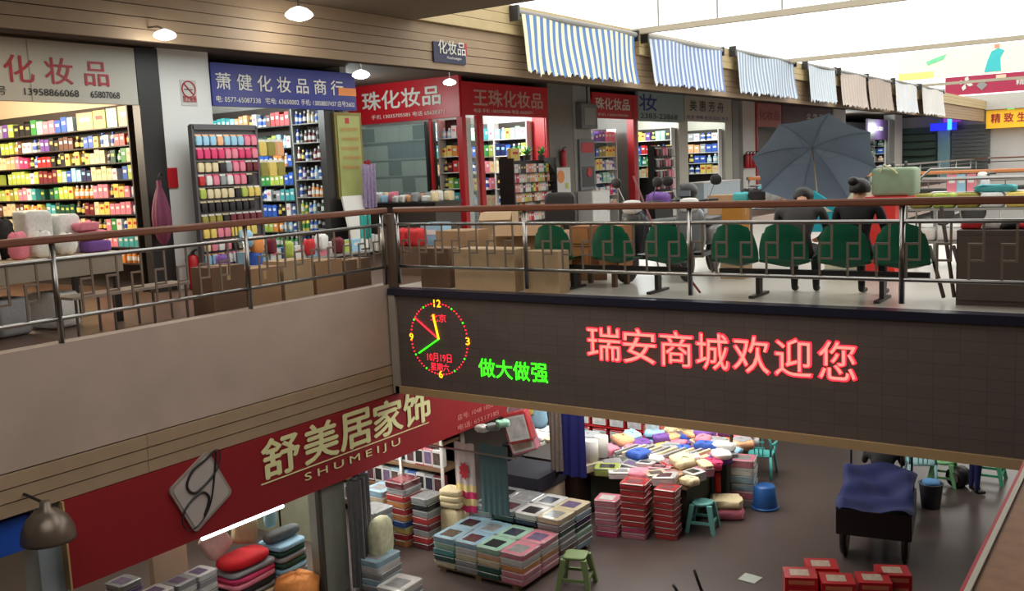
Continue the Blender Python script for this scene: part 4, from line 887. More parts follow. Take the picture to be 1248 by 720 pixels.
# back goods between the cloths (white shirts on a low table)
t = thing('goods_table', 'dark table of white folded shirts behind the fabric box', 'table', (-9.2, 14.5, LOW)); MB().box(-.8, .8, -.6, .6, .62, .66).build('table_top', M_dark, t)
for x in (-.7, .7):
    for y in (-.5, .5): MB().box(x-.03, x+.03, y-.03, y+.03, 0, .62).build('leg', M_dark, t)
for k in range(16):
    inst(soft_mesh('wwcs'[k % 4], .3), 'folded_shirt', (-9.8+(k % 4)*.4, 14.2+(k//4 % 2)*.45, LOW+.66+(k//8)*.1), .1, (.34, .38, .09), '%s folded shirt, %s across, %s row, %s layer of the dark table' % (PAL['wwcs'[k % 4]][0], nth(k % 4+1), ('front', 'rear')[k//4 % 2], ('lower', 'upper')[k//8]), 'shirt', '%s shirts of the %s layer on the dark table' % (PAL['wwcs'[k % 4]][0], ('lower', 'upper')[k//8]))
# blue and grey hanging cloths
a0 = at(676, 492, 1, 12.6); b0 = at(714, 583, 1, 12.6)
garment('hanging_cloth', 'deep blue sheet hanging under the bridge', ((a0.x+b0.x)/2, 12.6, a0.z+.1), b0.x-a0.x, a0.z-b0.z+.1, mat('deep_blue_cloth', (22, 24, 100), .8, noise=.1), 0, .03, 3, 'cloth')
a0 = at(668, 496, 1, 12.5); b0 = at(686, 575, 1, 12.5)
garment('hanging_garment', 'grey patterned garment hanging in front of the blue sheet', ((a0.x+b0.x)/2, 12.5, a0.z+.1), b0.x-a0.x, a0.z-b0.z+.1, mat('grey_print', (110, 98, 92), .85, noise=.4, scale=20), 0, .02, 3)
# wall of red boxed goods
t = thing('box_stand', 'tiered stand of red boxes behind the blue sheet', 'stand', (-8.3, 15.2, LOW)); MB().box(-.9, .9, .2, .26, 0, 1.7).build('back_panel', M_dark, t)
for r_ in range(4): MB().box(-.9, .9, -.1, .2, .5+r_*.34, .52+r_*.34).build('shelf_board', mat('red_shelf', (190, 40, 40), .5), t)
for r_ in range(4):
    for k in range(5):
        o = inst(package('r', 'w', 'up'), 'gift_box', (-9.0+k*.36, 15.2, LOW+.52+r_*.34), 0, (.32, .2, .3), 'red box, %s from the left on the %s tier of the red stand' % (nth(k+1), ORD[3-r_]), 'box', 'red boxes on tier %d of the red stand' % r_)
# ------------------------------------------------------------------ textile table under the bridge
t = thing('textile_table', 'large table covered in coloured textiles under the bridge', 'table', (-6.85, 14.2, LOW))
MB().box(-.95, .85, -1.1, 1.6, .66, .72).build('table_top', mat('ply_top', (130, 105, 75), .7), t)
MB().box(-.9, .8, -1.0, 1.55, .1, .66).build('skirt', mat('olive_skirt', (60, 66, 50), .8), t)
for x in (-.85, .75):
    for y in (-1.0, 1.5): MB().box(x-.03, x+.03, y-.03, y+.03, 0, .1).build('leg', M_dark, t)
rr = random.Random(3)
rowsT = ['clwpcwc', 'wsswpew', 'swwcrrp', 'vwkypwh', 'bvaoecv', 'bayyvps', 'rabvcpa', 'whcbpoe', 'awcwpew']
for r_, cs in enumerate(rowsT):
    for k, c in enumerate(cs):
        for q in range(2 if (r_ > 1 and (k+r_) % 3) else 1):
            x = -7.72+k*.285+rr.uniform(-.06, .06); y = 13.12+r_*.31+rr.uniform(-.06, .06); a_, b_, h_ = rr.uniform(.24, .44), rr.uniform(.2, .36), rr.uniform(.08, .17)
            lb_ = '%s %s textile bundle, %s across in row %s of the textile table' % (('lower', 'upper')[q], PAL[c][0], nth(k+1), nth(r_+1))
            me_ = package(c, 'pksvqm'[(k+r_) % 6]) if (r_ < 3 and rr.random() < .6) or rr.random() < .12 else soft_mesh(c, rr.choice((.31, .42, .55)))
            if q: c = 'bvcwpawsec'[(k*3+r_*7) % 10]; me_ = soft_mesh(c, rr.choice((.42, .55)))
            lb_ = '%s %s textile bundle, %s across in row %s of the textile table' % (('lower', 'upper')[q], PAL[c][0], nth(k+1), nth(r_+1))
            inst(me_, 'textile_bundle', (x, y, LOW+.72+q*.11), rr.uniform(-.8, .8), (a_, b_, h_), lb_, 'bundle', '%s bundles in row %d of the textile table' % (PAL[c][0], r_+1), rot=(rr.uniform(-.1, .1), rr.uniform(-.1, .1), rr.uniform(-.8, .8)))
for k in range(10):
    o = inst(box_mesh('c' if k % 2 else 's'), 'sock_card', (-7.5+.13*k, 13.6+.03*k, LOW+.88), 0, (.05, .45, .05), '%s card of socks, %s in the fan on the textile table' % ('cream' if k % 2 else 'silver grey', nth(k+1)), 'card', '%s sock cards on the textile table' % ('cream' if k % 2 else 'grey'), rot=(R(8), 0, R(-30)))
for k, (x, y) in enumerate(((-7.72, 13.2), (-7.7, 13.5))):
    tag(MB().lathe([(.12, 0), (.12, .34), (.1, .345), (.04, .345), (.04, .3)], 16).build('paper_roll', M_white, None, True, (x, y, LOW+.86)), '%s white roll standing at the edge of the textile table' % ('nearer', 'farther')[k], 'roll', 'white rolls at the textile table')
t = thing('cabinet', 'dark brown low cabinet below the blue sheet', 'cabinet', (-8.25, 13.3, LOW)); MB().box(-.6, .45, -.35, .45, .03, .84).build('body', mat('dark_brown_wood', (52, 38, 30), .6), t); MB().box(-.58, .43, -.37, -.35, .08, .8).build('door', mat('dark_brown_wood2', (60, 44, 34), .5), t); MB().box(-.63, .48, -.38, .48, .84, .87).build('top', mat('dark_brown_wood', (52, 38, 30), .6), t)
# red quilt package stacks
pile('quilt_package', 'package', -6.62, 12.62, LOW, 'phrrrrrrr', .40, .36, .096, 'of red quilts nearest the textile table', .15, mesh=pkr)
pile('quilt_package', 'package', -7.03, 12.5, LOW, 'hppppp', .36, .36, .096, 'of pink quilts beside the tall red pile', .2, mesh=lambda c: package(c, 'w'))
pile('quilt_package', 'package', -6.2, 12.82, LOW, 'rrrrrrrr', .34, .34, .096, 'of red quilts behind the teal stool', .1, mesh=pkr)
pile('quilt_package', 'package', -5.72, 14.7, LOW, 'spaawp', .4, .4, .13, 'of clear-wrapped pale quilts', .2, mesh=pks)
# blanket parcels on the floor
for k, (x, y, z, s_, c, l) in enumerate(((-5.72, 13.98, 0, (.5, .36, .18), 'p', 'pink rolled blanket parcel lying on the floor by the teal stool'), (-5.74, 14.0, .18, (.48, .4, .14), 'c', 'cream rug parcel on the pink blanket parcel'), (-5.95, 14.15, .32, (.1, .12, .3), 'r', 'red-edged folder standing on the rug parcel'))):
    inst(soft_mesh(c, .35), 'blanket_parcel', (x, y, LOW+z), R(25), s_, l, 'parcel')
# big transparent sacks near the teal chair
for k, (px, py, c) in enumerate(((884, 572, 'z'), (896, 568, 's'), (884, 555, 'g'))):
    p = at(px, py, 2, LOW+.02); 
    t = tag(MB().soft(-.3, .3, -.3, .3, 0, .7, 0, .7, 16, 10).build('goods_sack', mat('sack_%d' % k, ((130, 120, 90), (150, 130, 130), (90, 120, 90))[k], .25, noise=.7, scale=7), None, True, (-7.0+.5*(k % 2)-.1*(k == 2), 16.3+.1*k+.5*(k == 2), LOW)), '%s clear sack of clothes by the teal chair' % ('olive-toned', 'greyish', 'greenish')[k], 'sack')
tag(MB().tube([(-5.95, 14.75, LOW), (-5.95, 14.75, -.5)], .03, 8).build('support_pole', mat('brown_pole', (70, 40, 30), .5)), 'thin brown pole rising beside the textile table', 'pole')
# ------------------------------------------------------------------ stools and chairs
def stool(label, loc, m, w_=.34, h_=.45, square=True, rotz=0, flip=False):
    t = thing('plastic_stool', label, 'stool', loc, rotz)
    a_ = w_*.36; b_ = w_*.56
    if square:
        MB().soft(-a_*1.15, a_*1.15, -a_*1.15, a_*1.15, h_-.035, h_, 0, .3, 16, 6).build('seat', m, t, True)
    else: MB().lathe([(a_*1.1, h_-.05), (a_*1.25, h_-.03), (a_*1.2, h_-.005), (a_, h_), (.001, h_)], 20).build('seat', m, t, True)
    for sx in (-1, 1):
        for sy in (-1, 1):
            mb = MB(); pts = []
            x1, y1 = sx*a_, sy*a_; x0, y0 = sx*b_, sy*b_; q = .028
            i = mb._p([(x0-q, y0-q, 0), (x0+q, y0-q, 0), (x0+q, y0+q, 0), (x0-q, y0+q, 0), (x1-q*1.3, y1-q*1.3, h_-.03), (x1+q*1.3, y1-q*1.3, h_-.03), (x1+q*1.3, y1+q*1.3, h_-.03), (x1-q*1.3, y1+q*1.3, h_-.03)])
            for f in ((3, 2, 1, 0), (4, 5, 6, 7), (0, 1, 5, 4), (1, 2, 6, 5), (2, 3, 7, 6), (3, 0, 4, 7)): mb.face([i+k for k in f])
            mb.build('leg', m, t)
    zb = h_*.3; c_ = b_*.9
    for k in range(4):
        mb = MB(); mb.M = Matrix.Rotation(k*math.pi/2, 4, 'Z'); mb.box(-c_, c_, c_-.012, c_+.012, zb, zb+.04); mb.build('stretcher', m, t)
    return t
M_ol = mat('olive_green_plastic', (112, 134, 84), .45); M_te = mat('teal_plastic', (104, 172, 168), .4); M_bl = mat('blue_plastic', (40, 92, 160), .4); M_aq = mat('aqua_plastic', (100, 205, 200), .4); M_gr = mat('light_green_plastic', (130, 200, 140), .4)
stool('olive green square stool on the floor beside the big bedding pile', (-6.5, 10.62, LOW), M_ol, .38, .46, rotz=.3)
stool('pale teal round stool in front of the red quilt packages', (-5.85, 13.32, LOW), M_te, .36, .45, False, rotz=.2)
p = at(1150, 588, 2, LOW); stool('light green round stool beyond the cargo tricycle', (p.x, p.y, LOW), M_gr, .38, .4, False)
p = at(1205, 585, 2, LOW); stool('green square stool near the person in blue trousers', (p.x, p.y, LOW), mat('mid_green_plastic', (70, 160, 120), .4), .42, .42)
p = at(908, 619, 2, LOW)
t = thing('plastic_tub', 'blue plastic tub standing upside down on the open floor', 'tub', (-5.35, 14.65, LOW)); MB().lathe([(.2, 0), (.205, .03), (.17, .36), (.15, .38), (.001, .38)], 22).build('tub_body', M_bl, t, True); MB().lathe([(.2, .0), (.225, .005), (.225, .035), (.2, .04)], 22).build('rim', M_bl, t, True)
def plastic_chair(label, loc, rotz, m, s_=1):
    t = thing('plastic_chair', label, 'chair', loc, rotz)
    MB().soft(-.22*s_, .22*s_, -.21*s_, .21*s_, .38*s_, .42*s_, 0, .3, 16, 6).build('seat', m, t, True)
    for sx in (-1, 1):
        MB().tube([(sx*.24*s_, -.24*s_, 0), (sx*.2*s_, -.18*s_, .4*s_), (sx*.25*s_, -.18*s_, .6*s_), (sx*.25*s_, .1*s_, .62*s_), (sx*.21*s_, .2*s_, .62*s_)], .022*s_, 8).build('arm_and_leg', m, t, True)
        MB().tube([(sx*.22*s_, .26*s_, 0), (sx*.2*s_, .18*s_, .4*s_)], .026*s_, 8).build('leg', m, t, True)
    MB().tube([(-.2*s_, .18*s_, .4*s_), (-.21*s_, .23*s_, .7*s_), (-.12*s_, .26*s_, .84*s_), (0, .27*s_, .87*s_), (.12*s_, .26*s_, .84*s_), (.21*s_, .23*s_, .7*s_), (.2*s_, .18*s_, .4*s_)], .02*s_, 8).build('back_frame', m, t, True)
    for k in (-1, 0, 1):
        MB().tube([(k*.07*s_, .2*s_, .42*s_), (k*.075*s_, .26*s_, .84*s_)], .011*s_, 6).build('back_slat', m, t)
    for z in (.55, .66, .77): MB().box(-.1*s_, .1*s_, .2*s_, .23*s_+.01, z*s_, z*s_+.025).build('back_bar', m, t)
plastic_chair('aqua plastic armchair on the open floor beside the sacks', (-5.98, 16.2, LOW), R(-170), M_aq, 1.0)
p = at(1122, 590, 2, LOW); plastic_chair('pale aqua plastic chair behind the cargo tricycle', (p.x, p.y, LOW), R(200), mat('pale_aqua_plastic', (150, 200, 205), .4))
# ------------------------------------------------------------------ people
SKIN = mat('skin', (190, 140, 112), .6, noise=.05); HAIR = mat('black_hair', (22, 18, 18), .5, noise=.2, scale=40)
def person(label, loc, rotz, J, top, low, hair='short', shoes=(30, 30, 32), scale=1.0, name='person'):
    """J: joint -> (x, y, z) for one side of the body, facing +y; grown as one surface by a skin modifier"""
    t = thing(name, label, 'person', loc, rotz)
    V = []; E_ = []; Rr = []
    def add(p, r, par=None):
        V.append(tuple(p)); Rr.append(r)
        if par is not None: E_.append((par, len(V)-1))
        return len(V)-1
    pel = add(J['pelvis'], .135); wst = add(J['waist'], .125, pel); ch = add(J['chest'], .15, wst); nb = add(J['neckb'], .075, ch); nk = add(J['neck'], .055, nb)
    hd = Vector(J['head']); up = (hd-Vector(J['neck'])).normalized()
    h1 = add(hd-up*.03, .07, nk); h2 = add(hd+up*.05, .088, h1); h3 = add(hd+up*.13, .065, h2)
    chin = add(hd-up*.055+Vector((0, .06, 0)), .035, h1)
    for s_ in (-1, 1):
        f = lambda k, i=s_: Vector((J[k][0]*i, J[k][1], J[k][2]))
        K = lambda k: f(k+('_l' if s_ < 0 and k+'_l' in J else ''))
        sh = add(K('shoulder'), .065, ch); el = add(K('elbow'), .045, sh); wr = add(K('wrist'), .03, el)
        w_ = K('wrist'); dr = (w_-K('elbow')).normalized(); side = Vector((s_, 0, 0)); side = (side-dr*side.dot(dr)).normalized(); nrm = dr.cross(side)
        pa = add(w_+dr*.05, .034, wr)
        for q, (o_, ln) in enumerate(((-.03, .06), (-.01, .075), (.01, .07), (.03, .055))):
            b0_ = w_+dr*.09+side*o_; a1 = add(b0_, .011, pa); a2 = add(b0_+dr*ln*.55-nrm*.008*s_, .0095, a1); add(b0_+dr*ln-nrm*.025*s_, .008, a2)
        th0 = add(w_+dr*.045-side*.04, .012, pa); add(w_+dr*.08-side*.06, .01, th0)
        hp = add(K('hip'), .1, pel); kn = add(K('knee'), .066, hp); an = add(K('ankle'), .042, kn); he = add(K('ankle')+Vector((0, -.02, -.05)), .038, an); add(K('ankle')+Vector((0, .15, -.055)), .03, he)
    me = bpy.data.meshes.new('body'); me.from_pydata(V, E_, []); o = bpy.data.objects.new('body', me); COL.objects.link(o)
    md = o.modifiers.new('s', 'SKIN'); sv = me.skin_vertices[0].data
    for i, r in enumerate(Rr): sv[i].radius = (r, r)
    sv[0].use_root = True
    sb = o.modifiers.new('u', 'SUBSURF'); sb.levels = 1; sb.render_levels = 1
    dg = bpy.context.evaluated_depsgraph_get(); m2 = bpy.data.meshes.new_from_object(o.evaluated_get(dg)); bpy.data.objects.remove(o)
    m2.materials.clear()
    for m in (mat('top_'+label[:18], top, .8, noise=.15, scale=12), mat('low_'+label[:18], low, .8, noise=.15, scale=12), SKIN, mat('shoe', shoes, .5)): m2.materials.append(m)
    pz = Vector(J['pelvis']); knz = min(J['knee'][2], J['hip'][2]); wr_ = [Vector((J['wrist'][0]*s_, J['wrist'][1], J['wrist'][2])) for s_ in (-1, 1)]; anz = J['ankle'][2]
    hips = Vector(J['hip']); kneeV = Vector(J['knee'])
    for pl in m2.polygons:
        c = pl.center; pl.use_smooth = True
        if c.z < anz+.01 and c.z < .12 + J.get('shoe', 0): mi = 3
        elif (c-hd).length < .17 and (c-Vector(J['neckb'])).length > .05 and c.z > J['neckb'][2]-.02: mi = 2
        elif min((c-w_).length for w_ in wr_) < .2 and min((c-w_).length for w_ in wr_) < (c-Vector(J['elbow'])).length and (abs(c.x) > J['wrist'][0]-.09 and (Vector((abs(c.x), c.y, c.z))-Vector(J['wrist'])).dot(Vector(J['wrist'])-Vector(J['elbow'])) > 0): mi = 2
        elif c.z < pz.z+.02 : mi = 1
        elif J.get('sit') and c.y > pz.y+.14 and c.z < pz.z+.13 and abs(c.x) < .2: mi = 1
        else: mi = 0
        pl.material_index = mi
    b = bpy.data.objects.new('body', m2); COL.objects.link(b); b.parent = t
    # hair
    mb = MB(); n1, n2 = 18, 9
    hc = hd+up*.055+Vector((0, -.012, 0))
    def hf(u, v):
        th = u*2*math.pi; ph = math.pi/2-v*math.pi*(.62 if hair != 'long' else .75); cut = 1
        d_ = Vector((math.cos(ph)*math.cos(th)*.112, math.cos(ph)*math.sin(th)*.122, math.sin(ph)*.112))
        if d_.y > .045 and d_.z < .05: d_ = Vector((d_.x, .045, .05))
        return hc+d_
    mb.grid(hf, n1, n2); mb.build('hair', HAIR, t, True)
    if hair == 'bun': MB().soft(hc.x-.1, hc.x+.02, hc.y-.14, hc.y-.03, hc.z+.03, hc.z+.13, 0, 1, 12, 8).build('hair_bun', HAIR, t, True)
    # face: nose, ears, eyes, mouth
    fc = hd+Vector((0, .092, .03))
    MB().poly([(fc.x-.012, fc.y-.006, fc.z-.02), (fc.x+.012, fc.y-.006, fc.z-.02), (fc.x, fc.y-.01, fc.z+.03)]).poly([(fc.x-.012, fc.y-.006, fc.z-.02), (fc.x, fc.y+.018, fc.z-.018), (fc.x, fc.y-.01, fc.z+.03)]).poly([(fc.x, fc.y+.018, fc.z-.018), (fc.x+.012, fc.y-.006, fc.z-.02), (fc.x, fc.y-.01, fc.z+.03)]).build('nose', SKIN, t)
    for s_ in (-1, 1):
        MB().soft(hc.x+s_*.088-.012, hc.x+s_*.088+.012, hc.y-.02, hc.y+.025, hd.z, hd.z+.06, 0, .9, 10, 6).build('ear', SKIN, t, True)
        MB().soft(fc.x+s_*.032-.012, fc.x+s_*.032+.012, fc.y-.02, fc.y-.004, fc.z+.02, fc.z+.034, 0, .9, 8, 5).build('eye', K_ink, t, True)
    MB().box(fc.x-.022, fc.x+.022, fc.y-.014, fc.y-.004, fc.z-.045, fc.z-.036).build('mouth', mat('lips', (160, 90, 85), .6), t)
    t.scale = (scale,)*3
    return t
SIT = dict(pelvis=(0, 0, .5), waist=(0, .02, .68), chest=(0, .05, .90), neckb=(0, .05, 1.06), neck=(0, .06, 1.09), head=(0, .09, 1.145), shoulder=(.21, .05, 1.01), elbow=(.27, .1, .76), wrist=(.17, .32, .66), hip=(.1, .05, .5), knee=(.12, .45, .52), ankle=(.12, .5, .09), sit=1)
LEAN = dict(SIT); LEAN.update(waist=(0, .06, .67), chest=(0, .17, .87), neckb=(0, .25, 1.01), neck=(0, .29, 1.05), head=(0, .37, 1.08), shoulder=(.23, .2, .97), elbow=(.27, .32, .72), wrist=(.16, .5, .62))
STAND = dict(pelvis=(0, 0, .95), waist=(0, 0, 1.1), chest=(0, 0, 1.3), neckb=(0, 0, 1.48), neck=(0, .01, 1.53), head=(0, .03, 1.6), shoulder=(.19, 0, 1.42), elbow=(.25, -.02, 1.14), wrist=(.26, .06, .9), hip=(.1, 0, .9), knee=(.11, .02, .5), ankle=(.11, 0, .09))
# ------------------------------------------------------------------ waiting seats along the bridge railing
M_seat = mat('green_plastic_seat', (14, 92, 66), .35, noise=.1)
def seat_bench(xs, label, y=10.78):
    t = thing('waiting_bench', label, 'bench', ((xs[0]+xs[-1])/2, y, 0), 0)
    hx_ = (xs[-1]-xs[0])/2
    MB().box(-hx_-.25, hx_+.25, .16, .22, .26, .32).build('beam', M_dark, t)
    for s_ in (-hx_*.75, hx_*.75):
        MB().box(s_-.025, s_+.025, .14, .24, .03, .28).build('leg', M_dark, t); MB().box(s_-.03, s_+.03, -.08, .45, 0, .03).build('foot_bar', M_dark, t)
    def shell(off):
        def f(u, v):
            a_ = (u-.5)*2
            if v < .55:   # back, from the top down
                q = v/.55; wd = .19+.10*math.sin(q*math.pi*.62); z = .87-q*.46-(.05*a_*a_ if q < .25 else 0); yy = -.02-.06*(1-q)+.05*a_*a_
            else:
                q = (v-.55)/.45; wd = .285-.04*q; z = .41-.05*math.sin(q*math.pi)*(1-a_*a_)+.02*abs(a_)-.03*max(0, q-.8)*5*.2; yy = -.02+q*.42
            return (a_*wd, yy+off*.8, z-off)
        return f
    me = MB(); me.grid(shell(0), 12, 14); me.grid(shell(.012), 12, 14); me = me.mesh('seat_shell', M_seat, True)
    for x in xs:
        o = bpy.data.objects.new('seat_shell', me); COL.objects.link(o); o.parent = t; o.location = (x-t.location.x, 0, 0)
X_ = lambda px, y=10.8: at(px, 300, 1, y).x
seat_bench([X_(895), X_(955), X_(1028), X_(1099)], 'row of green plastic seats behind the railing at the people')
seat_bench([X_(674), X_(746), X_(812)], 'row of green plastic seats behind the railing near the motorbike')
person('person in a grey jacket, head bent, seated on the green seats', (X_(968), 10.9, 0), R(8), LEAN, (62, 60, 60), (40, 40, 48), 'short', scale=1.04)
person('person in black with hair tied up, seated right of the grey jacket', (X_(1040), 10.92, 0), R(-5), SIT, (16, 15, 22), (24, 24, 30), 'bun', scale=1.03)
# open umbrella leaning behind the seated people
t = thing('open_umbrella', 'large open slate-blue umbrella tilted on its side behind the seats', 'umbrella', (-3.95, 12.75, 1.52))
m_u = mat('slate_blue_nylon', (122, 142, 166), .55, noise=.1)
m_u2 = mat('slate_blue_nylon_panel', (134, 154, 178), .55, noise=.1)
n = 8; RR = .80
apex = Vector((0, 0, .30)); rim = [Vector((RR*math.cos(2*math.pi*k/n), RR*math.sin(2*math.pi*k/n), 0)) for k in range(n)]
UM = Matrix.Rotation(R(22), 4, 'Z') @ Matrix.Rotation(R(-50), 4, 'X') @ Matrix.Rotation(R(10), 4, 'Z')
def dome(k, off=0):
    def f(u, v):
        a_ = rim[k].lerp(rim[(k+1) % n], u); s_ = v; sag = .03*math.sin(u*math.pi)*v
        p = Vector((a_.x*s_*(1-sag*1.5), a_.y*s_*(1-sag*1.5), .30*(1-s_**1.9)+off)); return UM @ p
    return f
for k in range(n):
    mb = MB(); mb.grid(dome(k), 5, 8); mb.grid(dome(k, .004), 5, 8); mb.build('canopy_panel', m_u if k % 2 else m_u2, t, True)
    MB().tube([UM @ Vector((rim[k].x*v, rim[k].y*v, .30*(1-v**1.9)-.012)) for v in (0, .25, .5, .75, 1)], .004, 5).build('rib', m_u, t)
    MB().tube([UM @ Vector((0, 0, .02)), UM @ Vector((rim[k].x*.5, rim[k].y*.5, .30*(1-.5**1.9)-.012))], .003, 5).build('strut', m_u, t)
MB().tube([UM @ Vector((0, 0, .36)), UM @ Vector((0, 0, -.62))], .009, 8).build('shaft', mat('tan_shaft', (150, 130, 100), .4), t)
# cartons
def carton(label, x, y, z, sx, sy, sz, rotz=0, m=None, flaps=False):
    t = thing('cardboard_box', label, 'box', (x, y, z), rotz); m = m or M_card
    MB().box(-sx/2, sx/2, -sy/2, sy/2, 0, sz).build('carton', m, t)
    MB().box(-sx/2-.002, sx/2+.002, -.025, .025, sz*.72, sz+.002).build('tape', M_tape, t)
    if flaps:
        for s_ in (-1, 1):
            mb = MB(); mb.M = Matrix.Translation((0, s_*sy/2, sz)) @ Matrix.Rotation(R(-35*s_), 4, 'X'); mb.box(-sx/2, sx/2, 0, s_*sy*.4, 0, .004); mb.build('flap', m, t)
    return t
m_cd = mat('dark_cardboard', (104, 78, 60), .85); m_cp = mat('pale_cardboard', (168, 142, 110), .85)
carton('long pale cardboard box against the railing near the corner', -7.66, 10.62, 0, 1.0, .4, .56, 0, m_cp)
carton('pale cardboard box beside the post of the bridge railing', -6.72, 10.5, 0, .54, .26, .55, 0, m_cp)
carton('dark cardboard box at the corner of the railings', -8.6, 10.75, 0, .5, .45, .55, .05, m_cd)
carton('brown cardboard box with red print near the corner', -8.75, 11.4, 0, .6, .5, .75, -.1, M_card)
carton('open brown cardboard box behind the long pale one', -7.7, 11.6, 0, .8, .6, .82, .3, M_card, True)
carton('brown cardboard box behind the post box', -7.0, 12.0, 0, .6, .5, .7, .5, M_card, True)
carton('small beige cardboard box standing open near the alley', -8.9, 12.6, 0, .5, .5, .95, .4, m_cp, True)
for k in range(5):
    carton('cardboard box in the line along the left railing, %s from the corner' % ('first', 'second', 'third', 'fourth', 'fifth')[k], -9.6, 9.85-k*.56, 0, .38, .5, (.46, .5, .56, .52, .6)[k], 0, (m_cd, M_card, m_cp, M_card, m_cd)[k])
# wooden ottoman-like orange crates behind the rail
for k, (px, z, c) in enumerate(((717, .28, 0), (750, .28, 0), (717, .56, 1), (750, .56, 1))):
    x = X_(px, 11.4); tq = thing('wooden_drawer', 'orange-brown wooden drawer box, %s %s, behind the middle railing' % (('lower', 'upper')[c], ('near', 'far')[k % 2]), 'box', (x, 11.4, z-.02+.0), 0)
    MB().box(-.15, .15, -.2, .2, 0, .27).build('box_body', mat('orange_wood', (150, 96, 56), .6, noise=.2), tq); MB().box(-.12, .12, -.215, -.2, .04, .23).build('front_panel', mat('orange_wood2', (165, 108, 64), .5, noise=.2), tq)
t = thing('low_stool', 'brown wooden stool under the drawer boxes', 'stool', (X_(733, 11.4), 11.4, 0)); MB().box(-.34, .34, -.22, .22, .2, .255).build('seat', mat('stool_wood', (98, 72, 50), .6), t)
for x in (-.28, .28):
    for y in (-.17, .17): MB().box(x-.03, x+.03, y-.03, y+.03, 0, .2).build('leg', mat('stool_wood', (98, 72, 50), .6), t)
# clothes and bright things hanging low at the left
for k, (px, py, c, l) in enumerate(((313, 300, 'o', 'orange and red toy bag'), (312, 318, 'b', 'blue toy bag under the orange one'), (330, 300, 'm', 'maroon bag'), (352, 305, 'l', 'lime green bag'), (377, 302, 'r', 'bright red heart-shaped bag'), (392, 296, 'w', 'white and green bag'), (412, 300, 'm', 'dark red bag'), (272, 322, 'v', 'violet toy bottle bag'), (300, 292, 'a', 'pale blue bag'))):
    p = at(px, py, 0, -11.6); inst(soft_mesh(c, .5), 'hanging_bag', (p.x, p.y, p.z-.12), .3*k, (.16, .2, .26), l+' hanging low in front of the blue-signed shop', 'bag')
t = thing('bag_stand', 'thin steel stand holding the small bright bags', 'stand', (-11.65, 11.0, 0)); MB().tube([(0, -1.4, 0), (0, -1.4, 1.0), (0, 1.5, 1.0), (0, 1.5, 0)], .012, 6).build('frame', M_steel, t); MB().box(-.2, .2, -1.3, 1.4, .3, .33).build('lower_shelf', M_grey, t)
for k in range(10):
    c = 'aawbwapwla'[k]; inst(box_mesh(c), 'tissue_box', (-11.65, 9.85+k*.26, .33), R(90), (.22, .2, .2), '%s tissue box, %s from the near end of the low steel stand' % (PAL[c][0], nth(k+1)), 'box', '%s tissue boxes on the low stand' % PAL[c][0])
garment('hanging_garment', 'aqua garment hanging beside the white display board', at(445, 262, 0, -11.9), .2, .42, mat('aqua_cloth', (60, 175, 165), .8), R(60))
garment('hanging_garment', 'white shirt hanging low at the railing corner', at(459, 285, 0, -11.9), .26, .3, M_white, R(60))
for k, px in enumerate((490, 508)):
    p = at(px, 290, 1, 11.9); inst(soft_mesh('r', .4), 'red_cushion', (p.x, p.y, .45), 0, (.3, .22, .28), '%s red cushion on the boxes at the railing corner' % ('nearer', 'farther')[k], 'cushion', 'red cushions at the corner')
inst(box_mesh('a'), 'tissue_carton', (at(525, 295, 1, 12.2).x, 12.2, .42), 0, (.4, .3, .38), 'pale blue carton behind the railing corner', 'box')
carton('brown cardboard box under the pale blue carton', at(525, 295, 1, 12.2).x, 12.35, 0, .6, .4, .42, 0, M_card)
carton('brown cardboard box under the red cushions', at(499, 290, 1, 11.9).x, 11.9, 0, .7, .35, .45, 0, m_cd)
# black office chair
t = thing('office_chair', 'black office chair near the white cabinet', 'chair', (at(683, 262, 1, 13.0).x, 13.0, 0), R(20))
MB().soft(-.25, .25, -.05, .05, .62, 1.22, 0, .35, 16, 8).build('backrest', M_dark, t, True); MB().soft(-.26, .26, 0, .5, .44, .53, 0, .35, 16, 8).build('seat', M_dark, t, True)
MB().tube([(0, .25, .1), (0, .25, .45)], .03, 8).build('gas_lift', M_steel, t); MB().tube([(0, 0, .46), (0, -.06, .56), (0, -.06, .66)], .02, 6).build('back_bracket', M_dark, t)
for k in range(5):
    a_ = k*2*math.pi/5; MB().tube([(0, .25, .1), (.28*math.cos(a_), .25+.28*math.sin(a_), .05)], .02, 6).build('foot', M_dark, t)
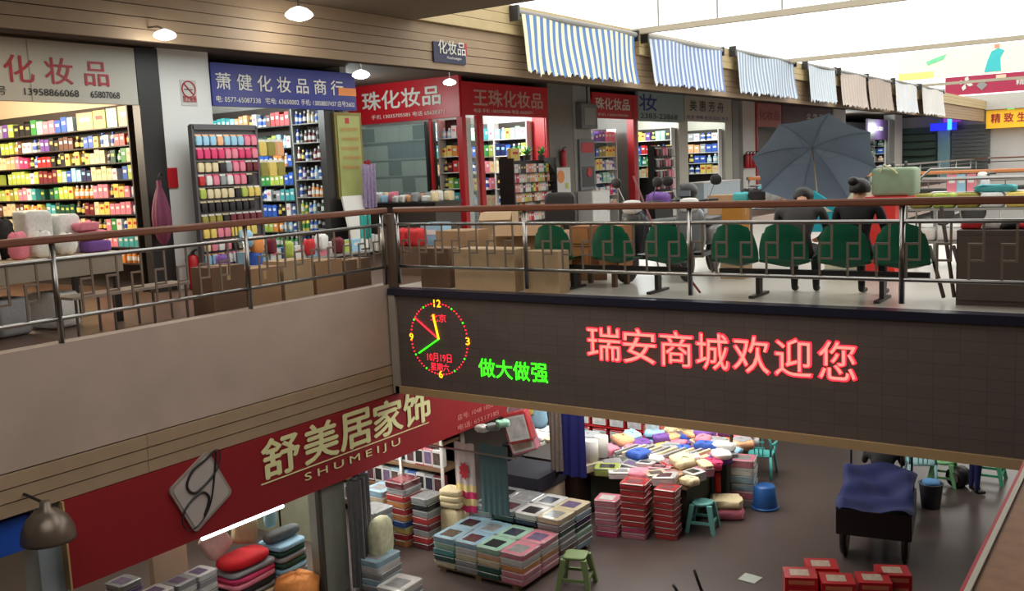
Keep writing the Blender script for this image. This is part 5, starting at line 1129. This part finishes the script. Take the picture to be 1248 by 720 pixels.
# motorbikes
def scooter(loc, rotz, label, body):
    t = thing('motor_scooter', label, 'scooter', loc, rotz)
    for y, nm in ((.62, 'wheel'), (-.6, 'wheel')):
        o = MB().lathe([(.1, -.05), (.2, -.055), (.25, -.03), (.255, 0), (.25, .03), (.2, .055), (.1, .05)], 20).build(nm, M_dark, t, True); o.rotation_euler = (0, R(90), 0); o.location = (0, y, .255)
    mb = MB(); mb.soft(-.16, .16, -.75, -.05, .42, .72, 0, .5); mb.build('rear_body', body, t, True)
    MB().soft(-.14, .14, -.72, .02, .7, .82, 0, .4).build('seat', M_dark, t, True)
    mb = MB(); mb.soft(-.2, .2, .3, .52, .38, .98, 0, .5); mb.build('front_shield', body, t, True)
    MB().box(-.14, .14, -.1, .36, .3, .36).build('footboard', M_dark, t)
    MB().soft(-.12, .12, .55, .75, .42, .55, 0, .6).build('front_fender', body, t, True)
    MB().tube([(0, .62, .27), (0, .45, .9), (0, .38, 1.06)], .03, 8).build('fork', M_steel, t)
    MB().tube([(-.33, .22, 1.08), (-.2, .32, 1.08), (0, .38, 1.05), (.2, .32, 1.08), (.33, .22, 1.08)], .018, 8).build('handlebar', M_dark, t, True)
    MB().soft(-.13, .13, .36, .56, .92, 1.12, 0, .6).build('headlamp', M_white, t, True)
    for s_ in (-1, 1):
        q = MB().tube([(s_*.22, .32, 1.08), (s_*.32, .34, 1.3)], .007, 6).build('mirror_stem', M_steel, t)
        MB().soft(s_*.34-.08, s_*.34+.08, .32, .36, 1.28, 1.42, 0, .8).build('mirror', M_dark, q, True)
    MB().tube([(-.12, .1, .35), (-.22, .12, 0)], .012, 6).build('stand', M_steel, t)
    return t
scooter((X_(795, 12.3), 12.3, 0), R(172), 'dark motor scooter parked behind the green seats', mat('dark_scooter', (38, 40, 46), .3))
scooter((X_(850, 12.6), 12.7, 0), R(186), 'grey motor scooter parked beyond the dark one', mat('grey_scooter', (112, 114, 116), .3))
inst(soft_mesh('v', .6), 'helmet_bag', (X_(800, 12.1), 12.2, .98), 0, (.3, .3, .22), 'dark violet bag on the dark scooter', 'bag')
t = thing('helmet', 'round black helmet on the grey scooter mirror side', 'helmet', tuple(at(838, 236, 1, 12.9))); MB().soft(-.14, .14, -.15, .15, -.1, .16, 0, .9, 16, 10).build('helmet_shell', M_dark, t, True); MB().box(-.1, .1, -.16, -.12, -.03, .05).build('visor', mat('visor', (120, 125, 130), .1), t)
tag(MB().tube([at(772, 215, 1, 12.0), at(800, 285, 1, 11.5), at(853, 356, 1, 10.9)], .015, 8).build('red_pole', mat('dark_red_pole', (110, 30, 30), .5)), 'slanting dark red pole behind the railing by the scooter', 'pole')
# goods stall behind the seated people
t = thing('stall_table', 'stall table of shoes and boxes behind the seats', 'table', (-4.6, 14.0, 0)); MB().box(-.9, .9, -.4, .4, .95, .99).build('table_top', M_cream, t)
for x in (-.8, .8):
    for y in (-.3, .3): MB().tube([(x, y, 0), (x, y, .95)], .02, 6).build('leg', M_steel, t)
for k in range(14):
    c = 'tkswtkwkteoptk'[k]; inst(soft_mesh(c, .5), 'shoe_bundle', (-5.35+(k % 7)*.25, 13.8+.35*(k//7), .99), .5*k, (.26, .14, .13+.04*(k % 3)), '%s shoe bundle, %s in the %s row on the stall table' % (PAL[c][0], nth(k % 7+1), ('front', 'rear')[k//7]), 'bundle', '%s shoe bundles on the stall table, %s row' % (PAL[c][0], ('front', 'rear')[k//7]))
carton('beige cardboard box under the small orange-yellow one', X_(897, 12.6), 12.6, .0, .34, .3, .6, 0, m_cp)
carton('small orange-yellow cardboard box behind the green seats', X_(897, 12.6), 12.6, .602, .28, .28, .36, 0, mat('yellow_card', (190, 130, 50), .8))
for k, z in enumerate((0, .34, .68)): carton('brown cardboard box by the counter, %s of three' % ('lowest', 'middle', 'topmost')[k], at(885, 240, 1, 16).x, 16, z, .55, .5, .33, .1*k, M_card)
t = thing('turquoise_case', 'turquoise open case leaning behind the person in black', 'case', tuple(at(1008, 243, 1, 12.3)), R(10)); mb = MB(); mb.M = Matrix.Rotation(R(35), 4, 'Y'); mb.box(-.2, .24, -.1, .1, -.08, .0); mb.build('lid', mat('turquoise', (40, 175, 195), .4), t); MB().box(-.2, .2, -.1, .1, -.4, -.16).build('case_body', mat('turquoise', (40, 175, 195), .4), t)
# pale box, red box and green bag
t = thing('white_board', 'pale panel standing between the person in black and the green bag', 'panel', (at(1060, 250, 1, 13.6).x-.1, 13.6, 0)); MB().box(-.5, .35, -.03, .03, 0, 1.18).build('panel_face', mat('pale_panel', (215, 215, 185), .5), t); MB().box(-.5, .35, -.1, .1, 0, .04).build('foot', M_grey, t)
gx0, gx1 = at(1067, 238, 1, 13).x, at(1117, 238, 1, 13).x
t = thing('red_box', 'tall red box under the green bag', 'box', ((gx0+gx1)/2-.08, 13, 0)); MB().box(-.24, .12, -.2, .2, 0, .98).build('box_body', mat('bright_red_box', (225, 50, 45), .5), t); MB().box(-.27, .27, -.22, .22, .98, 1.06).build('lid', mat('bright_red_box', (225, 50, 45), .5), t)
t = thing('green_bag', 'pale green woven bag on the tall red box', 'bag', ((gx0+gx1)/2, 13, 1.06)); MB().soft(-.27, .27, -.18, .18, 0, .36, 0, .22, 20, 10).build('bag_body', mat('pale_green_weave', (146, 166, 138), .7, noise=.15, scale=10), t, True); MB().tube([(-.15, -.18, .3), (-.1, -.2, .4), (.02, -.2, .33), (.06, -.19, .28)], .014, 6).build('strap', mat('pale_strap', (210, 210, 170), .7), t)
# right-hand stall with chrome frames
t = thing('clothes_rack', 'chrome frame rack with pale goods beyond the green bag', 'rack', (X_(1190, 14), 14.4, 0))
for y in (-.3, .3): MB().tube([(-.9, y, 0), (-.9, y, 1.22), (1.6, y, 1.22), (1.6, y, 0)], .02, 8).build('frame', M_steel, t, True)
for z in (.35, .8): MB().box(-.9, 1.6, -.3, .3, z, z+.03).build('shelf_board', M_grey, t)
MB().tube([(-1.5, -.3, 1.38), (-1.2, -.3, 1.38), (-1.05, -.3, 1.22), (-.75, -.3, 1.22), (-.6, -.3, 1.36), (-.1, -.3, 1.36)], .018, 8).build('curved_bar', M_steel, t, True)
for k in range(8):
    c = 'zlzwyqww'[k]; inst(soft_mesh(c, .3), 'folded_goods', (X_(1190, 14)-.75+k*.3, 14.3, .83), 0, (.28, .3, .2), '%s folded goods, %s from the left on the chrome rack top' % (PAL[c][0], nth(k+1)), 'bundle', '%s goods on the chrome rack' % PAL[c][0])
for k in range(7):
    c = 'wwpwwva'[k]; inst(soft_mesh(c, .3), 'folded_goods', (X_(1190, 14)-.7+k*.33, 14.3, .38), 0, (.3, .3, .18), '%s folded goods, %s from the left on the lower chrome rack shelf' % (PAL[c][0], nth(k+1)), 'bundle', '%s goods low on the chrome rack' % PAL[c][0])
for k, px in enumerate((1160, 1172, 1183)):
    inst(box_mesh('p' if k != 1 else 'a'), 'picture_card', (at(px, 225, 1, 15).x, 15, 1.02), 0, (.13, .03, .24), 'printed card on the chrome rack stall, %s of three' % ('first', 'middle', 'last')[k], 'card')
t = thing('price_shelf', 'pale shelf carrying the printed cards', 'shelf', (at(1172, 225, 1, 15).x, 15.05, 0)); MB().box(-.4, .9, -.1, .15, .98, 1.02).build('shelf_board', M_white, t)
for x in (-.35, .85): MB().box(x-.02, x+.02, -.05, .05, 0, .98).build('leg', M_grey, t)
inst(soft_mesh('t', .4), 'turquoise_bundle', (at(1215, 232, 1, 14.4).x, 14.3, 1.03), 0, (.5, .25, .1), 'turquoise bundle on the chrome rack', 'bundle')
# folding ladder / easel legs
for k, (a_, b_) in enumerate((((1147, 252), (1163, 362)), ((1133, 300), (1150, 362)), ((1162, 300), (1180, 362)))):
    tag(MB().tube([at(*a_, 1, 11.3), at(*b_, 1, 10.95)], .022, 6).build('easel_bar', mat('dark_brown_bar', (62, 46, 40), .6)), 'dark brown slanting bar of the easel behind the railing, %s of three' % ('long', 'shorter near', 'shorter far')[k], 'bar')
t = thing('brown_cabinet', 'dark brown low cabinet with folded clothes behind the railing end', 'cabinet', (X_(1225, 11.1), 11.15, 0)); MB().box(-.42, 1.0, -.3, .3, 0, .78).build('body', mat('greyed_brown', (82, 70, 66), .6), t); MB().box(-.4, .28, -.32, -.3, .06, .72).build('door', mat('greyed_brown2', (90, 77, 72), .5), t); MB().box(.32, .98, -.32, -.3, .06, .72).build('door', mat('greyed_brown2', (90, 77, 72), .5), t)
for k in range(8):
    c = 'rwkrpcws'[k]; inst(soft_mesh(c, .4), 'folded_garment', (X_(1225, 11.1)-.3+k*.16, 11.1, .78), .3*k, (.22, .3, .08), '%s folded garment, %s from the left on the brown cabinet' % (PAL[c][0], nth(k+1)), 'garment', '%s garments on the brown cabinet' % PAL[c][0])
# far hall: parked bikes and goods along the second railing
scooter((at(1225, 205, 1, 23).x, 23.2, 0), R(100), 'silver motor scooter by the far orange railing', mat('silver_scooter', (170, 172, 176), .3))
scooter((at(1120, 210, 1, 23).x, 22.6, 0), R(80), 'black motor scooter near the far orange railing', M_dark)
# ------------------------------------------------------------------ lower hall: cargo tricycle
t = thing('cargo_tricycle', 'dark cargo tricycle with a blue tarpaulin over its bed', 'tricycle', (-3.38, 13.75, LOW), R(9))
MB().box(-.46, .46, -.55, .6, .38, .42).build('bed_floor', M_dark, t)
m_bed = mat('dark_bed_metal', (26, 28, 34), .5)
MB().box(-.48, .48, -.57, -.54, .38, .74).build('tailgate', m_bed, t)
for s_ in (-1, 1): MB().box(s_*.46, s_*.49, -.55, .6, .38, .76).build('side_panel', m_bed, t)
MB().box(-.46, .46, .6, .63, .38, .9).build('front_panel', m_bed, t)
for s_ in (-1, 1):
    o = MB().lathe([(.2, -.04), (.26, -.045), (.29, -.02), (.29, .02), (.26, .045), (.2, .04)], 24).build('wheel', M_dark, t, True); o.rotation_euler = (0, R(90), 0); o.location = (s_*.4, -.3, .29)
    MB().lathe([(.03, -.05), (.19, -.02), (.2, .0), (.19, .02), (.03, .05)], 16).build('hub', M_steel, o, True)
o = MB().lathe([(.2, -.03), (.27, -.03), (.29, 0), (.27, .03), (.2, .03)], 24).build('wheel', M_dark, t, True); o.rotation_euler = (0, R(90), 0); o.location = (0, 1.75, .29)
MB().tube([(0, .7, .45), (0, 1.2, .42), (0, 1.55, .8), (0, 1.75, .3)], .03, 8).build('frame', M_dark, t)
MB().tube([(0, 1.55, .8), (0, 1.45, 1.02)], .025, 8).build('stem', M_dark, t); MB().tube([(-.3, 1.3, 1.06), (0, 1.45, 1.02), (.3, 1.3, 1.06)], .018, 8).build('handlebar', M_dark, t)
MB().soft(-.15, .15, .85, 1.2, .42, .5, 0, .5).build('saddle', M_dark, t, True); MB().box(-.05, .05, .95, 1.05, .3, .44).build('saddle_post', M_dark, t)
for x in (-.42, .42, .28): MB().tube([(x, .65, .4), (x, .65, 1.4)], .016, 6).build('upright', M_dark, t)
def tarp(off): return lambda u, v: ((u-.5)*(.98+.04*math.sin(v*9)), -.56+v*1.18, .76+.30*min(1, v*1.25)-.13*math.sin(u*math.pi)*math.sin(v*math.pi)+.028*math.sin(u*9+v*9)+.022*math.sin(v*17-u*6)+.05*math.exp(-((u-.25)**2+(v-.35)**2)*30)+off-.16*max(0, abs(u-.5)*2-.86)*7*.3)
mb = MB(); mb.grid(tarp(0), 24, 20); mb.grid(tarp(-.01), 24, 20)
mb.build('tarpaulin', mat('blue_tarpaulin', (20, 34, 98), .75, noise=.3, scale=4), t, True)
q = Vector((-3.38, 13.75, 0))+Matrix.Rotation(R(9), 3, 'Z') @ Vector((-.03, 1.12, 0))
RIDE = dict(LEAN); RIDE.update(wrist=(.28, .44, .9), elbow=(.28, .3, .78), knee=(.16, .4, .5), ankle=(.16, .4, .1))
RIDE = {k: ((v[0], v[1], v[2]+.06) if isinstance(v, tuple) else v) for k, v in RIDE.items()}; RIDE['ankle'] = (.16, .36, .14); RIDE['shoe'] = .05
person('person with dark hair in a dark top riding the cargo tricycle', (q.x, q.y, LOW), R(9), RIDE, (36, 34, 40), (30, 30, 36), 'short')
p = at(1187, 600, 2, LOW)
person('person in blue trousers standing beside the green square stool', (p.x, p.y, LOW), R(-60), STAND, (60, 60, 75), (24, 34, 92), 'short', shoes=(40, 60, 120))
# things around
p = at(1136, 622, 2, LOW)
t = thing('tool_bucket', 'dark bucket with blue contents beside the tricycle', 'bucket', (p.x-.05, p.y+.15, LOW)); MB().lathe([(.14, 0), (.18, .38), (.19, .4), (.16, .4), (.15, .3), (.001, .3)], 18).build('bucket_body', mat('dark_bucket', (60, 62, 72), .5), t, True); MB().lathe([(.15, .38), (.12, .44), (.001, .46)], 14).build('blue_contents', mat('blue_cloth', (90, 150, 205), .7), t, True)
p = at(1172, 600, 2, LOW)
t = thing('hand_fan_motor', 'round chrome hub lying by the blue trousers', 'machine', (p.x-.1, p.y+.3, LOW)); MB().tube([(-.05, -.1, .17), (.05, .1, .17)], .17, 18).build('housing', M_dark, t, True); MB().tube([(-.06, -.12, .17), (-.05, -.1, .17)], .09, 14).build('hub', M_steel, t)
# red gift boxes in the foreground
m_rb = mat('red_carton', (196, 30, 38), .35, noise=.06)
tops = [(975, 697, 5), (1001, 686, 5), (1020, 704, 5), (1064, 703, 5), (1088, 694, 6)]
for k, (px, py, n_) in enumerate(tops):
    p = at(px, py, 2, LOW+.62)
    for q_ in range(n_ if n_ < 6 else 5):
        lb = 'red carton, %s from the floor in the %s one of the five stacks' % (('first', 'second', 'third', 'fourth', 'topmost')[q_], ('left front', 'left rear', 'centre front', 'right front', 'right rear')[k])
        tt = thing('red_carton', lb, 'box', (p.x, p.y, LOW+q_*.124), R(24), 'red cartons in the five stacks')
        if (k, q_) == (0, 0):
            c0 = MB().box(-.19, .19, -.16, .16, 0, .12).mesh('carton_body', m_rb); l0 = MB().box(-.12, .1, -.09, .09, .12, .1225).mesh('label_sheet', mat('pale_label', (205, 185, 165), .3, noise=.5, scale=14)); s0 = MB().box(-.15, .15, -.1625, -.16, .035, .085).mesh('side_print', mat('gold_print', (215, 120, 90), .4))
        for me_, nm in ((c0, 'carton'), (s0, 'side_print')) + (((l0, 'label_sheet'),) if q_ == 4 else ()):
            o = bpy.data.objects.new(nm, me_); COL.objects.link(o); o.parent = tt
# dark curved bars near the red boxes
for k, (a_, b_, c_) in enumerate((((846, 694), (850, 706), (856, 722)), ((820, 712), (824, 718), (828, 726)))):
    tag(MB().tube([at(*a_, 1, 10.9), at(*b_, 1, 10.9), at(*c_, 1, 10.9), (at(*c_, 1, 10.9).x+.05, 10.9, LOW+.1), (at(*c_, 1, 10.9).x+.05, 10.9, LOW)], .02, 8).build('cart_handle', M_dark, None, True), '%s dark curved handle rising from below near the red cartons' % ('taller', 'shorter')[k], 'handle')
p = at(913, 705, 2, LOW)
tag(MB().poly([(-.12, -.1, .004), (.12, -.13, .004), (.15, .1, .006), (-.1, .13, .01)]).poly([(-.12, -.1, .008), (-.1, .13, .014), (.15, .1, .01), (.12, -.13, .008)]).build('paper_scrap', mat('scrap_paper', (170, 178, 168), .7), None, False, (p.x, p.y, LOW)), 'pale paper scrap lying on the brown floor', 'paper')
# ------------------------------------------------------------------ left edge below: dome lamp and blue sheet, shop interior goods
p = at(60, 650, 0, -8.75)
t = thing('dome_lamp', 'grey metal dome lamp hanging below the left gallery', 'lamp', (-8.75, 4.72, -1.70))
MB().lathe([(.25, 0), (.25, .03), (.235, .12), (.19, .21), (.12, .28), (.05, .31), (.05, .38), (.001, .38)], 24).build('lamp_shade', mat('grey_enamel', (112, 100, 90), .32, .5, noise=.1), t, True)
MB().lathe([(.05, .08), (.06, .02), (.001, -.01)], 12).build('bulb', mat('dim_bulb', (230, 220, 200), .3), t, True)
MB().tube([(0, 0, .36), (-.2, 0, .38), (-.44, 0, .4)], .015, 6).build('bracket', M_dark, t)
struct('trim_10', MB().box(-9.33, -9.25, 2.4, 4.82, -1.9, -1.56), mat('bright_blue_board', (30, 84, 190), .5))
struct('wall_lower_side', MB().box(-9.62, -9.5, -2, 4.2, LOW, -1.8), mat('olive_wall', (116, 110, 92), .7))
# folded clothes piles in the lower shop
PY = 7.9
M_jean = {}
t = thing('clothes_table', 'low table carrying the folded clothes in the lower shop', 'table', (-9.95, 8.15, LOW)); MB().box(-.4, .4, -.75, .8, .0, .12).build('table_top', M_cream, t)
for x in (-.35, .35):
    for y in (-.7, .7): MB().box(x-.05, x+.05, y-.05, y+.05, .12, .14).build('corner_block', M_dark, t)
pile('folded_clothes', 'clothes', -9.85, 8.5, LOW+.14, 'vtsadsda', .46, .5, .08, 'of blue-green clothes', .06)
pile('folded_clothes', 'clothes', -9.85, 7.85, LOW+.14, 'scskphs', .46, .72, .078, 'below the red blanket', .05)
tag(MB().soft(-.22, .22, -.36, .36, 0, .17, 0, .7, 20, 10).build('red_blanket', mat('bright_red_fleece', (205, 16, 30), .8, noise=.2), None, True, (-9.82, 7.8, LOW+.69), 0), 'bright red folded blanket on the mixed clothes pile', 'blanket')
for k, (dy, c, l, r_) in enumerate(((-.12, (200, 165, 155), 'pink printed cushion leaning above the red blanket', .45), (.22, (176, 158, 120), 'beige checked cushion leaning beside the pink one', -.35))):
    mb = MB(); mb.M = Matrix.Rotation(r_, 4, 'X') @ Matrix.Rotation(R(-12), 4, 'Y'); mb.soft(-.07, .07, -.19, .19, 0, .36, 0, .4, 18, 9)
    tag(mb.build('cushion', mat('cushion_%d' % k, c, .8, noise=.3, scale=10), None, True, (-10.05, 7.8+dy, LOW+.84)), l, 'cushion')
tag(MB().soft(-.1, .1, -.3, .3, 0, .14, 0, .6, 16, 8).build('folded_jumper', mat('grey_knit', (96, 102, 104), .85, noise=.3, scale=20), None, True, (-9.85, 8.5, LOW+.79)), 'grey jumper on top of the blue-green clothes', 'jumper')
tag(MB().soft(-.06, .06, -.1, .1, 0, .3, 0, .8, 12, 8).build('plastic_bag', mat('pale_blue_plastic', (150, 205, 215), .3, noise=.3), None, True, (-10.0, 8.45, LOW+.93)), 'pale blue plastic bag by the checked cushion', 'bag')
t = thing('cream_board', 'cream upright board behind the white boxes', 'panel', (-10.42, 7.15, LOW)); MB().box(-.05, .05, -.28, .22, 0, 1.5).build('panel_face', M_cream, t); MB().box(-.1, .1, -.28, .22, 0, .03).build('foot', M_grey, t)
t = thing('box_table', 'low table of white boxes behind the sign edge', 'table', (-9.85, 6.55, LOW)); MB().box(-.4, .35, -.75, .75, .5, .55).build('table_top', M_grey, t)
for x in (-.3, .3):
    for y in (-.65, .6): MB().box(x-.03, x+.03, y-.03, y+.03, 0, .5).build('leg', M_dark, t)
for k, (y, n_, c) in enumerate(((6.5, 4, 'w'), (6.82, 4, 'w'), (7.12, 4, 'w'), (6.25, 6, 'v'))):
    for q_ in range(n_): inst(package(c if (q_+k) % 2 else 's', 'v'), 'linen_box', (-9.8-(.25 if c == 'v' else 0), y, LOW+.55+q_*.08), .1, (.3, .3, .078), '%s linen box, %s up %s stack on the low table' % (PAL[c if (q_+k) % 2 else 's'][0], nth(q_+1), ('the nearest', 'the middle', 'the farthest', 'the rear')[k]), 'box', 'linen boxes on the low table')
# back shelf of teal packages seen through the shop window
tsh = thing('package_shelf', 'shelf of teal wrapped packages deep in the lower shop', 'shelf', (-12.0, 10.2, LOW))
for z in (.95, 1.35, 1.75): MB().box(-1.2, 1.2, -.2, .2, z, z+.03).build('shelf_board', mat('green_grey_shelf', (110, 120, 112), .5), tsh)
for x in (-1.2, -.4, .4, 1.2): MB().box(x-.02, x+.02, -.2, .2, 0, 2.2).build('upright', M_dark, tsh)
MB().box(-1.2, 1.2, .2, .23, 0, 2.3).build('back_panel', M_cream, tsh)
MB().box(-1.2, 1.2, -.2, .2, 0, .95).build('base_cabinet', mat('pale_olive', (150, 152, 130), .6), tsh)
for r_, z in enumerate((.98, 1.38, 1.78)):
    for k in range(6):
        for q_ in range(3):
            c = 'ttxtattet'[(k*2+q_+r_) % 9]
            inst(package(c, 's'), 'wrapped_package', (-13.0+k*.4, 10.18, LOW+z+q_*.115), 0, (.36, .34, .112), '%s wrapped package, %s across the %s board of the deep shelf, %s layer' % (PAL[c][0], nth(k+1), ('lowest', 'middle', 'topmost')[r_], ('lower', 'middle', 'upper')[q_]), 'package', 'packages on the %s board of the deep shelf' % ('lowest', 'middle', 'topmost')[r_])
inst(soft_mesh('o', .5), 'orange_bundle', (-9.45, 8.35, LOW+.0), .2, (.5, .5, .42), 'orange-red cloth bundle by the shop post', 'bundle')
